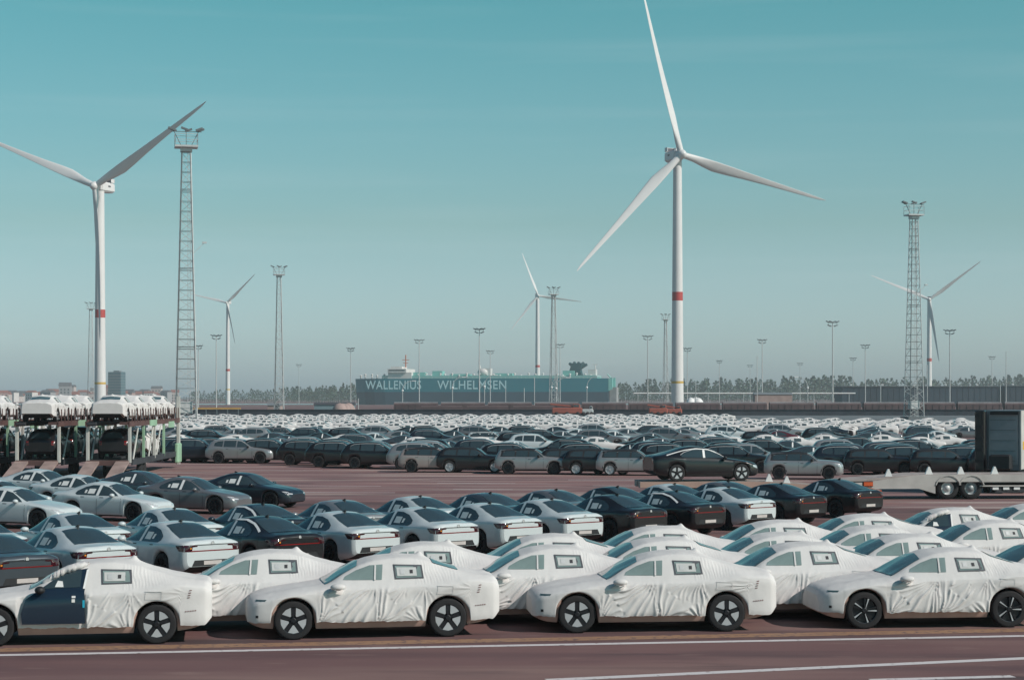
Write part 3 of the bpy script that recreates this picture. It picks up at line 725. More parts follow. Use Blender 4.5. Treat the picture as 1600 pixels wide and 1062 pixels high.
K_sed, K_sedF = kit_sedan(0), kit_sedan(1)
K_cov = [kit_covered(s) for s in (2, 3, 5)]
K_covS = kit_covered(4, wheel='swirl'); K_covD = kit_covered(7, bare_door=True)
K_covF = kit_covered(2, 1)
K_suv, K_suvF = kit_suv(0, 'twin'), kit_suv(1, 'twin')
K_mini, K_miniW, K_miniF = kit_mini(0), kit_mini(0, 'white'), kit_mini(1)
K_coupe = kit_coupe(0)

ORD = ['leftmost', 'second', 'third', 'fourth', 'fifth', 'sixth', 'seventh', 'eighth', 'ninth', 'tenth', 'eleventh', 'twelfth', 'thirteenth', 'fourteenth', 'fifteenth', 'sixteenth', 'seventeenth', 'eighteenth', 'nineteenth', 'twentieth',
       'twenty-first', 'twenty-second', 'twenty-third', 'twenty-fourth', 'twenty-fifth', 'twenty-sixth', 'twenty-seventh', 'twenty-eighth', 'twenty-ninth', 'thirtieth']
def ordl(i): return ORD[i] if i == 0 else ORD[i] + ' from left'
rnd = random.Random(11)

# ------------------------------------------------------------------ ground and painted lines
def sheet(name, pts, z, m, **kw):
    mb = MB(); mb.add([(p[0], p[1], z) for p in pts], [tuple(range(len(pts)))]); return mb.build(name, m, **kw)
sheet('ground', [(-6000, -300), (6000, -300), (6000, 12000), (-6000, 12000)], 0, M_ground, kind='structure')
def line_pts(a, b, wd):
    a, b = Vector(a), Vector(b); n = Vector((-(b - a).y, (b - a).x, 0)).normalized() * wd / 2
    return [a - n, b - n, b + n, a + n]
def ext(a, b, k0, k1):
    d = (b - a); return a - d * k0, b + d * k1
a, b = ext(G(0, 1023), G(1600, 993), .6, .8); sheet('road_marking', line_pts(a, b, .25), .004, M_line, kind='structure')
a, b = ext(G(900, 1060), G(1600, 1028), .06, .8); sheet('road_marking', line_pts(a, b, .28), .004, M_line, kind='structure')
a, b = G(1360, 1062), G(1583, 1056); sheet('road_marking', line_pts(a, b, .25), .004, M_line, kind='structure')
a, b = ext(G(0, 1015), G(1600, 984), .6, .8); sheet('lit_ground_strip', line_pts(a, b, .55), .004, M_litband, kind='structure')  # sunlit strip of ground put in as an orange-brown band
# faint bay stripes across the aisle
for i in range(14):
    y = 95 + (i % 9) * 3.6 + rnd.uniform(-.5, .5); x = -26 + (i * 7.3) % 50
    sheet('bay_marking', line_pts((x, y, 0), (x + rnd.uniform(3, 5.5), y - .5, 0), .20), .004, M_line, kind='structure')
# a concrete apron far right
M_apron = mat('pale_worn_concrete', (.125, .14, .15), .9, var=.2, scale=.05)
sheet('concrete_apron', [(10, 335), (220, 335), (300, 540), (-260, 540), (-200, 420)], .004, M_apron, kind='structure')

M_lane = make_ground(True); M_lane.name = 'haze_paled_asphalt'  # older paler far asphalt; haze and grazing view put into its colour
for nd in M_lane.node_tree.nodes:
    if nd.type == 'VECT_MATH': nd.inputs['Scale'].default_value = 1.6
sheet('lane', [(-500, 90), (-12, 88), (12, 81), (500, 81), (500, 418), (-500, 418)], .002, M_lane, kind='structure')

# ------------------------------------------------------------------ front lot: cars wrapped in white cloth
HEAD = R(180 + 8.6)
front = [ # px/D of the near wheels' midpoint or (x, y); heading tweak; kit
    ((-8.14, 36.2), 0, K_covD, 'white cloth covered car with an uncovered dark front door, front row far left'),
    ((-2.67, 37.25), 1, K_cov[0], 'white cloth covered car second from left in the front row, white wedge rims'),
    ((2.92, 38.2), -3.5, K_cov[1], 'white cloth covered car third from left in front row, nose behind the second'),
    ((8.74, 38.9), -3.5, K_covS, 'white cloth covered car at right of front row with slim silver swirl spokes'),
    ((-5.24, 38.4), 0, K_cov[1], 'white covered car showing between the first and second car of the front row'),
    ((-2.2, 40.5), 0, K_cov[2], 'white covered car whose roof shows just over the second front row car'),
    ((.59, 43.0), 0, K_cov[0], 'white covered car, rear one of two roofs left of the third front row car'),
    ((3.3, 45.7), 0, K_cov[1], 'white covered car, rearmost roof above the third front row car'),
    ((6.5, 48.0), 0, K_cov[2], 'white covered car rearmost between the third and fourth front cars'),
    ((9.2, 50.6), 0, K_cov[0], 'white covered car, rearmost one directly before the two right-hand black sedans'),
    ((12.2, 53.5), 0, K_covD, 'white covered car with bare dark front door near the flatbed trailer'),
    ((15.2, 55.8), 0, K_cov[1], 'white covered car cut by the right picture edge, rearmost of the covered ones'),
    ((.54, 39.6), 0, K_cov[2], 'white covered car showing between the second and third front row cars'),
    ((3.05, 41.9), 0, K_cov[0], 'white covered car whose roof shows directly over the third front row car'),
    ((5.9, 43.5), 0, K_cov[1], 'white covered car, middle one of three roofs between third and fourth front cars'),
    ((8.5, 45.9), 0, K_cov[2], 'white covered car second behind the gap left of the fourth front row car'),
    ((11.9, 47.9), 0, K_cov[0], 'white covered car at right, one row in front of the bare dark door car'),
    ((6.0, 40.5), 0, K_cov[0], 'white covered car showing between the third and fourth front row cars'),
    ((8.8, 43.0), 0, K_cov[1], 'white covered car whose roof shows just above the fourth front row car'),
    ((11.7, 41.2), 0, K_cov[2], 'white covered car at the right picture edge, only its windscreen and bonnet in view'),
]
nrm = Vector((-math.sin(R(8.6)), math.cos(R(8.6)), 0))
for (x, y), tw, k, lab in front:
    c = Vector((x, y, 0)) + nrm * .93 if y > 37 or True else 0
    k.spawn('covered_car', c, HEAD + R(tw * 1.0), lab, 'car', 'cloth covered cars in the front lot')

# ------------------------------------------------------------------ the bare fastback sedans behind them, tails to the camera
FW = R(90 + 40); Fv = Vector((math.cos(FW), math.sin(FW), 0)); Rt = Vector((Fv.y, -Fv.x, 0))
COLN = {'w': (M_white, 'white'), 'b': (M_black, 'black'), 'g': (M_grey, 'grey'), 'd': (M_mid, 'dark grey'), 'n': (M_navy, 'dark blue'), 's': (M_silver, 'silver')}
FILM = None
def film_strip(S, kit_bvh): return None
row1 = [(92, 873), (213, 858), (373, 848), (506, 839), (625, 830), (748, 822), (848, 814.5), (943, 807), (1042, 799), (1133, 792), (1212, 785), (1292, 778), (1380, 770)]
cols1 = 'dwwbwwwwbbwbb'
gl = BVHTree.FromPolygons(*body_geo(P2, .07, 9, 13)[:2])
strip_me = pane('roof_film', M_film, gl, [([(P2.L / 2 - u, z) for u, z in [(2.1, 1.34), (2.45, 1.405), (2.9, 1.415), (3.3, 1.33), (3.78, 1.135), (3.76, 1.10), (3.28, 1.29), (2.88, 1.375), (2.46, 1.365), (2.1, 1.30)]], 'y', sg) for sg in (1, -1)], .008, .1)
for i, ((px, py), c) in enumerate(zip(row1, cols1)):
    D = F_PX * (CAM_H - .95) / (py - HOR); p = at(px, D) + Fv * 2.26 - Rt * .80
    r = K_sed.spawn('fastback_sedan', p, FW + R(rnd.uniform(-1, 1)), f'{COLN[c][1]} fastback sedan, tail on, {ordl(i)} in the nearest uncovered row', 'car', 'uncovered sedans parked tail first', paint=COLN[c][0])
    if c == 'b' and i in (3, 9): put('roof_film', strip_me, r)
n2 = 11
for i in range(n2):
    D = 51.2 + (73.8 - 51.2) * i / (n2 - 1); xx = -14.4 + (8.2 + 14.4) * i / (n2 - 1)
    c = 'wwwnswdgbwg'[i]
    p = Vector((xx, D, 0)) + Fv * .55
    r = K_sed.spawn('fastback_sedan', p, FW + R(rnd.uniform(-1, 1)), f'{COLN[c][1]} fastback sedan, {ordl(i)} in the second row of uncovered cars, partly hidden', 'car', 'uncovered sedans parked tail first', paint=COLN[c][0])
    if i == 3: put('roof_film', strip_me, r)
# left block facing right
HL = R(-22); Hv = Vector((math.cos(HL), math.sin(HL), 0))
noses = [((112, 797), 'w'), ((258, 787), 'w'), ((381, 777), 'g'), ((466, 769), 'n')]
names_l = ['cut by left edge', 'in the middle', 'third from the aisle end', 'by the aisle']
for kcol in range(3):
    for i, ((px, py), c) in enumerate(noses):
        D = F_PX * (CAM_H - .65) / (py - HOR); p = at(px, D) - Hv * 2.3 + Vector((-4.9, 2.0, 0)) * kcol
        if p.x / p.y < -.30: continue
        c = [c, 'dwwd'[i], 'wndw'[i]][kcol]
        K_sed.spawn('fastback_sedan', p, HL + R(rnd.uniform(-1, 1)), f'{COLN[c][1]} fastback sedan facing right at left, {["front", "middle", "back"][kcol]} column, {["farthest from", "third from", "second from", "nearest"][i]} the aisle', 'car', 'sedans at left facing right', paint=COLN[c][0])

# ------------------------------------------------------------------ car lot beyond the aisle
def far_car(kit, name, x, y, hd, lab, group, paint=None):
    kit.spawn(name, (x, y, 0), hd, lab, 'car', group, paint=paint)
lot_front = [ # px, ground row, kind, colour
    (284, 721, 'suv', 'b'), (312, 723, 'suv', 'n'), (340, 722, 'suv', 'b'), (378, 724, 'suv', 's'), (428, 724, 'suv', 'b'), (490, 727, 'suv', 'b'), (536, 730, 'suv', 'b'),
    (592, 732, 'suv', 'b'), (665, 733.5, 'suv', 's'), (680, 738, 'mini', 'p'), (740, 738.5, 'miniw', 'b'), (832, 741, 'mini', 's'), (900, 741, 'mini', 'b'),
    (938, 742, 'miniw', 'b'), (990, 743, 'miniw', 's'), (1255, 749, 'mini', 's'), (1150, 739, 'suv', 'b'), (1330, 740, 'suv', 'n'), (1375, 742, 'mini', 'b'), (1425, 741, 'suv', 'b'), (1478, 743, 'mini', 'b'), (1520, 742, 'suv', 'n'), (1575, 744, 'suv', 'b')]
COLN['p'] = (M_sand, 'pale brown'); COLN['r'] = (M_red, 'dark red'); COLN['o'] = (M_orange, 'orange')
KK = {'suv': (K_suv, 'suv_car', 'SUV'), 'mini': (K_mini, 'small_hatchback', 'black-roofed hatchback'), 'miniw': (K_miniW, 'small_hatchback', 'white-rimmed hatchback'), 'sed': (K_sed, 'fastback_sedan', 'sedan')}
for i, (px, py, kd, c) in enumerate(lot_front):
    D = F_PX * CAM_H / (py - HOR) + .9
    far_car(KK[kd][0], KK[kd][1], (px - 800) * D / F_PX, D, R(-5 + rnd.uniform(-2, 2)), f'{COLN[c][1]} {KK[kd][2]}, {ordl(i)} in the first row beyond the aisle', 'cars in the first row beyond the aisle', COLN[c][0])
KF = {'suv': (K_suvF, 'suv_car', 'SUV'), 'mini': (K_miniF, 'small_hatchback', 'small hatchback'), 'sed': (K_sedF, 'fastback_sedan', 'fastback sedan')}
lm = [(310, 'beside the car carriers'), (470, 'under the slender lattice masts'), (680, "under the ship's bow half"), (960, "under the ship's stern half"), (1150, 'under the tallest wind turbine'), (1400, 'between the tallest turbine and the right lattice mast'), (9999, 'right of the lattice mast')]
def landmark(px):
    for a, t in lm:
        if px < a: return t
rows = [ # D, kind of row, slant, pitch
    (124, 'dark', 5.0), (130, 'dark', 5.0), (137, 'dark', 5.0), (145, 'mix', 5.1), (156, 'white', 5.1), (166, 'white', 5.1), (179, 'mix', 5.1), (190, 'mix', 5.2), (203, 'mix', 5.2), (216, 'mix', 5.2), (232, 'white', 5.2), (248, 'white', 5.2)]
rown = ['second', 'third', 'fourth', 'fifth', 'sixth', 'seventh', 'eighth', 'ninth', 'tenth', 'eleventh', 'twelfth', 'thirteenth']
ncar = 0
for ri, (D0, kd, pitch) in enumerate(rows):
    x = -.285 * D0 + rnd.uniform(0, 3); i = 0
    while x < .285 * D0:
        D = D0 + rnd.uniform(-.5, .5) + (-.06 * x if ri < 3 else 0)
        px = 800 + x / D * F_PX
        # the front row runs back towards the left: leave its wedge empty
        frontD = np.interp(px, [300, 600, 830, 1250, 1600], [143, 129, 120, 115, 114]) + 3
        if D < frontD or (px < 262 and D < 200) or (px > 1515 and D < 260 and kd != 'dark') or px < -40 or px > 1640: x += pitch; continue
        hd = R(-5 + rnd.uniform(-2, 2)) if rnd.random() < .8 else R(175)
        if kd == 'white' and (px > 1080 or D > 200 or rnd.random() < .55):
            far_car(K_covF, 'covered_car', x, D, hd + math.pi, f'white covered car, {ordl(i)} in the {rown[ri]} row', 'cloth covered cars in the far lot')
        else:
            q = rnd.random(); t = 'suv' if q < (.8 if kd == 'dark' else .3) else ('sed' if q < .93 else 'mini')
            c = rnd.choice('bbbbbndbss' if kd == 'dark' else ('bbbnddgsssw' if kd == 'mix' else 'bdgw'))
            if ri == 8 and 1070 < px < 1090: c = 'o'
            if ri in (7, 9) and 1180 < px < 1215: c = 'r'
            far_car(KF[t][0], KF[t][1], x, D, hd, f'{COLN[c][1]} {KF[t][2]}, {ordl(min(i, 29))} in the {rown[ri]} row beyond the aisle', 'bare cars in the far lot', COLN[c][0])
        ncar += 1; i += 1; x += pitch + rnd.uniform(-.15, .25)
print('FAR CARS', ncar)
# farthest rows: past the count limit, one object
base = []
for (nm, me, par, lc, rt, pt, lb) in K_covF.p:
    if nm in ('wheel',): continue
    vs = [tuple(v.co) for v in me.vertices]; fs = [tuple(p.vertices) for p in me.polygons]; mi = [0 if nm == 'fabric_cover' and p.material_index == 0 else (2 if nm == 'fabric_cover' else 1) for p in me.polygons]
    base.append((vs, fs, mi))
mb = MB()
for D0, lim in [(262 + 9.5 * q, 1640 if q < 6 else 1130) for q in range(14)]:
    x = -.27 * D0
    while x < (lim - 800) / F_PX * D0:
        D = D0 + rnd.uniform(-.6, .6); px = 800 + x / D * F_PX; hd = rnd.choice((0, math.pi)) + R(rnd.uniform(-3, 3)); ca, sa = math.cos(hd), math.sin(hd)
        if px > -30 and not (1515 < px): 
            for vs, fs, mi in base:
                o = len(mb.v); mb.v += [(x + a * ca - b * sa, D + a * sa + b * ca, c + .0) for a, b, c in vs]; mb.f += [tuple(i + o for i in f) for f in fs]; mb.m += mi
        x += 5.02 + rnd.uniform(-.1, .15)
mb.build('covered_cars', [M_fabric, M_glassD, M_trim], smooth=True, kind='stuff', label='farthest rows of small white cloth covered cars reading as one pale band')

# ------------------------------------------------------------------ wind turbines
def lathe_tower(h, r0, r1, n=28):
    mb = MB(); mb.lathe([(r0 + (r1 - r0) * t, h * t) for t in np.linspace(0, 1, 9)], n); return mb
def blade_mesh(Rr, root, chord):
    prof = []
    sec = [(0, root, root, 0), (.03, root, root, 2), (.09, root * .95, root * 1.15, 10), (.16, root * .72, chord * .86, 14), (.23, root * .52, chord, 13), (.32, root * .38, chord * .90, 10), (.45, root * .27, chord * .70, 7), (.6, root * .19, chord * .53, 4), (.75, root * .13, chord * .40, 2), (.88, root * .085, chord * .29, 1), (.96, root * .05, chord * .19, 0), (1.0, root * .02, chord * .05, 0)]
    mb = MB(); n = 16; V = []
    for t, th, ch, tw in sec:
        c, s = math.cos(R(tw)), math.sin(R(tw)); air = smooth01((t - .05) / .15)
        for k in range(n):
            a = 2 * math.pi * k / n
            x = math.cos(a) * ch / 2; y = math.sin(a) * th / 2 * (lerp(1, (.55 + .45 * math.cos(a)) if True else 1, air * .8))
            x += -air * (ch * .5 - root * .5) * -1 * .62
            V.append((x * c - y * s, x * s + y * c - Rr * .035 * t * t, 0 + Rr * t))
    mb.add(V, [(i * n + j, i * n + (j + 1) % n, (i + 1) * n + (j + 1) % n, (i + 1) * n + j) for i in range(len(sec) - 1) for j in range(n)])
    return mb.mesh('blade', M_turb, True)
def turbine(px, D, hub_py, Rr, yaw, angs, label, band_py, r0=2.4, r1=1.6, bands=True, front=1, mirror=1):
    """yaw: direction the rotor faces, degrees from straight towards the camera, positive = to the right"""
    hz = Z(hub_py, D); base = at(px, D)
    face = Vector((math.sin(R(yaw)), -math.cos(R(yaw)), 0))
    k = Rr / 65.
    root = empty('wind_turbine', base, 0, label, 'wind turbine', 'wind turbines')
    # local axes: tower at origin, rotor in front of it along face
    th = hz - 1.6 * k
    lathe_tower(th, r0, r1).build('tower', M_turb, root, True)
    if band_py:
        bz = Z(band_py, D); rr = lerp(r0, r1, bz / th) + .03
        mb = MB(); mb.lathe([(rr, bz - 1.7 * k), (rr - .01, bz + 1.7 * k)], 28); mb.build('red_band', M_turbred, root, True)
        bz = 11.; rr = lerp(r0, r1, bz / th) + .03
        mb = MB(); mb.lathe([(rr, bz - .4), (rr, bz + .5)], 28); mb.build('yellow_band', M_turbyel, root, True)
    rz = R(yaw)
    # nacelle built along local -y = face
    mb = MB(); mb.box((0, 3.2 * k, 0), (4.2 * k, 9.5 * k, 4.2 * k), bev=.7 * k)
    nac = mb.build('nacelle', M_turb, root, loc=(0, 0, hz), rot=(0, 0, rz))
    mb = MB(); mb.box((0, 7.1 * k, 2.9 * k), (4.0 * k, .5 * k, 1.7 * k)); mb.box((-1.9 * k, 6.0 * k, 2.9 * k), (.2 * k, 2.2 * k, 1.6 * k)); mb.box((1.9 * k, 6.0 * k, 2.9 * k), (.2 * k, 2.2 * k, 1.6 * k)); mb.build('cooler', M_turb, nac)
    mb = MB(); mb.box((0, 6.83 * k, 2.9 * k), (3.5 * k, .1 * k, 1.3 * k)); mb.build('cooler_grille', M_ptrim, nac)
    mb = MB(); mb.box((2.11 * k, 3.6 * k, .4 * k), (.1 * k, 1.6 * k, .7 * k)); mb.box((-2.11 * k, 3.6 * k, .4 * k), (.1 * k, 1.6 * k, .7 * k)); mb.build('vent', M_ptrim, nac)
    mb = MB(); mb.lathe([(1.85 * k, 0), (1.95 * k, -1.2 * k), (1.85 * k, -2.6 * k), (1.35 * k, -3.7 * k), (.6 * k, -4.3 * k), (.01, -4.45 * k)], 20, 'y')
    hub = mb.build('hub', M_turb, root, True, loc=face * 1.7 * k + Vector((0, 0, hz)), rot=(0, 0, rz))
    bm = blade_mesh(Rr, 2.5 * k, 4.5 * k)
    c = face * 3.4 * k + Vector((0, 0, hz))
    for a in angs:
        # blade z axis points along the blade in the rotor plane; picture angle a from +x
        M = Matrix.Translation(c) @ Matrix.Rotation(rz, 4, 'Z') @ Matrix.Rotation(R(90 - a), 4, 'Y') @ Matrix.Rotation(R(22), 4, 'Z')
        o = put('blade', bm, root); o.matrix_local = M
    return root
turbine(1058.5, 770, 243, 66.5, 21, (106.1, -13.9, 226.1), 'tallest white wind turbine, blades wide open, right of the ship', 463, 2.5, 1.7)
turbine(156.5, 820, 292, 66, -25, (158, 29, -86), 'large white wind turbine at left behind the car carriers', 490, 2.45, 1.75)
turbine(356, 1400, 473, 31, -20, (167, 41, -76), 'small white wind turbine right of the big left lattice mast', 578, 1.7, 1.1)
turbine(840, 1650, 462, 39, 12, (112, -7, 231), 'small white wind turbine rising behind the ship', 572, 2.2, 1.5)
turbine(1452, 1500, 468, 49, -12, (157, 37, -81), 'white wind turbine partly behind the right lattice mast', 562, 2.1, 1.5)

# ------------------------------------------------------------------ light masts
def floodhead(mb, z, w_, lights=6, s=1.):
    mb.bar((-w_ / 2, 0, z), (w_ / 2, 0, z), .07 * s, 4); mb.bar((0, -w_ / 4, z), (0, w_ / 4, z), .07 * s, 4)
def lamp_mesh(s):
    mb = MB(); mb.box((0, 0, 0), (.9 * s, .55 * s, .22 * s), Matrix.Rotation(R(-20), 3, 'Y')); mb.bar((-.3 * s, 0, -.2 * s), (-.1 * s, 0, 0), .05, 4); return mb.mesh('floodlight', M_galvd)
def lattice(px, base_py, top_py, label, big=True, wbase=3.3):
    D = F_PX * CAM_H / (base_py - HOR); H = Z(top_py, D); root = empty('lattice_mast', at(px, D), R(12), label, 'light mast', 'lattice light masts')
    wt = 1.3 * wbase / 3.3
    hp = H - 3.0; hw = lambda z: (wbase + (wt - wbase) * min(z / hp, 1)) / 2
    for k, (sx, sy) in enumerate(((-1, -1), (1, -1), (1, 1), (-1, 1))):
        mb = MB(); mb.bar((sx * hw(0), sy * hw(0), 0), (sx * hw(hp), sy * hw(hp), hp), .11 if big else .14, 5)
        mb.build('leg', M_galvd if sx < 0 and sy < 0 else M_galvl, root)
    step = 1.55 if big else 3.0; z = step; braces = MB(); j = 0
    while z < hp - .3:
        h = hw(z); c = [(-h, -h), (h, -h), (h, h), (-h, h)]
        mb = MB()
        for q in range(4): mb.bar((*c[q], z), (*c[(q + 1) % 4], z), .05 if big else .07, 4, cap=False)
        if j % 8 == 7:
            for q in range(4): mb.bar((*c[q], z + .35), (*c[(q + 1) % 4], z + .35), .06, 4, cap=False)
        if big: mb.build('crossbar', M_galvd, root)
        else: braces.add(mb.v, mb.f)
        h2 = hw(z - step); c2 = [(-h2, -h2), (h2, -h2), (h2, h2), (-h2, h2)]
        for q in range(4):
            a_, b_ = (q, (q + 1) % 4) if j % 2 else ((q + 1) % 4, q)
            braces.bar((*c2[a_], z - step), (*c[b_], z), .045 if big else .06, 4, cap=False)
        z += step; j += 1
    braces.build('bracing', M_galvl, root, kind='stuff')
    lad = MB()                                     # ladder up the inside of the right face
    lad.bar((.25, .1, 0), (.25, .1, hp), .04, 4); lad.bar((.65, .1, 0), (.65, .1, hp), .04, 4)
    zz = .5
    while zz < hp: lad.bar((.25, .1, zz), (.65, .1, zz), .02, 3, cap=False); zz += .6 if big else 1.2
    lad.build('ladder', M_galvl, root, kind='stuff')
    pf = MB(); pf.box((0, 0, hp), (3.6, 3.0, .3)); pf.box((0, 0, hp - .5), (1.8, 1.8, .6)); pf.build('platform', M_galvl, root)
    rl = MB()
    for zz in (1.0, 1.9):
        for q in range(4):
            c = [(-1.75, -1.45), (1.75, -1.45), (1.75, 1.45), (-1.75, 1.45)]; rl.bar((*c[q], hp + zz), (*c[(q + 1) % 4], hp + zz), .05, 4)
            rl.bar((*c[q], hp), (*c[q], hp + 1.9), .05, 4)
    rl.build('railing', M_galvl, root)
    ar = MB()
    for d in (-1, 0, 1): ar.bar((d * .8, 0, hp + .2), (d * 1.9, 0, hp + 2.4), .07, 4)
    ar.bar((-2.4, 0, hp + 2.4), (2.4, 0, hp + 2.4), .07, 4); ar.build('lamp_arm', M_galvd, root)
    lm_ = lamp_mesh(1.25)
    for x_, y_ in ((-2.3, -.5), (-2.0, .6), (-.3, -.9), (.4, .8), (2.0, -.5), (2.3, .6)):
        put('floodlight', lm_, root, loc=(x_, y_, hp + 2.75), rot=(0, 0, 0 if x_ > 0 else math.pi))
    if big:
        mb = MB(); mb.box((0, 0, 3.2), (2.0, 1.8, 1.8)); mb.build('switch_cabin', M_galvl, root)
        mb = MB(); mb.bar((hw(hp * .6), 0, hp * .62), (hw(hp * .6) + 1.8, 0, hp * .66), .05, 4); mb.box((hw(hp * .6) + 1.8, 0, hp * .66), (.7, .4, .25)); mb.build('camera_arm', M_galvl, root)
    mb = MB(); mb.box((0, 0, .3), (wbase + 1.2, wbase + 1.2, .6)); mb.build('footing', M_apron, root)
    return root
lattice(291, 668, 200, 'tallest lattice light mast standing right of the car carriers')
lattice(1428, 655, 315, 'tall lattice light mast at right behind the flatbed truck')
lattice(436, 644, 415, 'slender lattice light mast standing alone left of the ship', False, 3.0)
lattice(142, 638, 472, 'slim lattice mast directly behind the left wind turbine tower', False, 3.0)
lattice(865, 640.5, 448, 'lattice light mast in front of the ship by the small turbine', False, 3.0)
lattice(1040, 636, 490, 'slim lattice light mast just left of the tallest turbine tower', False, 2.6)

def monopole(px, top_py, h, label, r=.22, head=3.6):
    D = (h - CAM_H) * F_PX / (HOR - top_py); root = empty('floodlight_pole', at(px, D), R(rnd.uniform(-25, 25)), label, 'light pole', 'floodlight poles over the terminal')
    mb = MB(); mb.bar((0, 0, 0), (0, 0, h), r * 1.2, 8, r2=r * .7); mb.build('pole', M_galvl, root)
    if head:
        mb = MB(); mb.bar((-head / 2, 0, h), (head / 2, 0, h), .12, 4); mb.bar((-head / 3, 0, h - 1.2), (head / 3, 0, h - 1.2), .10, 4); mb.bar((-head / 2, 0, h), (-head / 3, 0, h - 1.2), .05, 4); mb.bar((head / 2, 0, h), (head / 3, 0, h - 1.2), .05, 4); mb.build('lamp_frame', M_galv, root)
        lmm = lamp_mesh(1.35)
        for x_ in (-head / 2, -head / 6, head / 6, head / 2): put('floodlight', lmm, root, loc=(x_, 0, h + .3), rot=(0, 0, 0 if x_ > 0 else math.pi))
        for x_ in (-head / 3, head / 3): put('floodlight', lmm, root, loc=(x_, 0, h - 1.0), rot=(0, 0, 0 if x_ > 0 else math.pi))
for px, ty, t in [(338, 525, 'right of the big left lattice mast'), (310, 541, 'directly beside the base of the big left lattice mast'), (467, 570, 'right of the slender left lattice mast'), (548, 545, "at the ship's bow"), (655, 532, "over the ship's first name"), (749, 515, 'tallest one over the ship'), (766, 549, 'just right of the tallest pole over the ship'),
                (875, 539, 'right of the lattice mast in front of the ship'), (1012, 526, 'between the ship and the tallest turbine'), (1074, 545, 'touching the right side of the tallest turbine'), (1124, 564, 'low one right of the tallest turbine'), (1172, 571, 'low one left of the tall pole midway right'), (1191, 532, 'tall one midway between turbine and right lattice mast'),
                (1250, 568, 'small one left of the tallest right-hand pole'), (1301, 504, 'tallest one left of the right lattice mast'), (1333, 560, 'short one in the pair left of right lattice mast'), (1352, 540, 'taller one in the pair left of right lattice mast'), (1484, 517, 'right of the right lattice mast'), (1550, 558, 'above the dark box truck')]:
    monopole(px, ty, 30, 'slim grey floodlight pole ' + t)
for px, ty, t in [(1183, 556, 'standing between the two floodlight poles right of the turbine'), (1572, 549, 'near the right picture edge')]:
    monopole(px, ty, 22, 'bare grey pole without lamps ' + t, .16, 0)
def street_lamp(px, top_py, D, label, side=-1, arm=True):
    h = Z(top_py, D); root = empty('street_lamp', at(px, D), 0, label, 'street lamp', 'curved street lamps along the railway')
    mb = MB(); mb.bar((0, 0, 0), (0, 0, h * .72 if arm else h), .13, 6)
    if arm:
        pr = None
        for k in range(7):
            a = k / 6 * math.pi / 2; p = (side * -1 * 3.0 * (1 - math.cos(a)), 0, h * .72 + h * .28 * math.sin(a))
            if pr: mb.bar(pr, p, .10, 5)
            pr = p
        mb.build('pole', M_galvl, root)
        q = MB(); q.box((pr[0] - side * .6, 0, pr[2]), (1.4, .5, .25), bev=.1); q.build('lamp_head', M_film, root)
        q = MB(); q.sphere((0, 0, h * .70), .35, 8); q.build('loudspeaker', M_film, root)
    else: mb.build('pole', M_galvl, root)
for px, ty, sd_, t in [(707, 589, -1, "under the ship's second name, first letters"), (757, 586, -1, "under the middle of the ship's second name"), (862, 588, -1, 'left of the lattice mast by the ship'), (869, 590, -1, 'right of the lattice mast by the ship'), (917, 588, -1, "near the ship's stern"), (1262, 589, 1, 'before the wood right of the turbine'), (629, 595, -1, "under the ship's first name")]:
    street_lamp(px, ty, 600, 'pale street lamp with curved arm ' + t, sd_)
for px, ty, t in [(790, 606, "under the last letters of the ship's name"), (819, 606, 'between the ship name and the small turbine'), (835, 590, 'before the hull, left of the small turbine tower'), (1087, 596, 'right of the turbine foot'), (1376, 600, 'left of the right lattice mast'), (1449, 570, 'touching the right lattice mast'), (560, 622, "at the ship's bow, very short"), (1563, 600, 'above the box truck at right')]:
    street_lamp(px, ty, 590, 'thin straight pale post ' + t, 1, False)

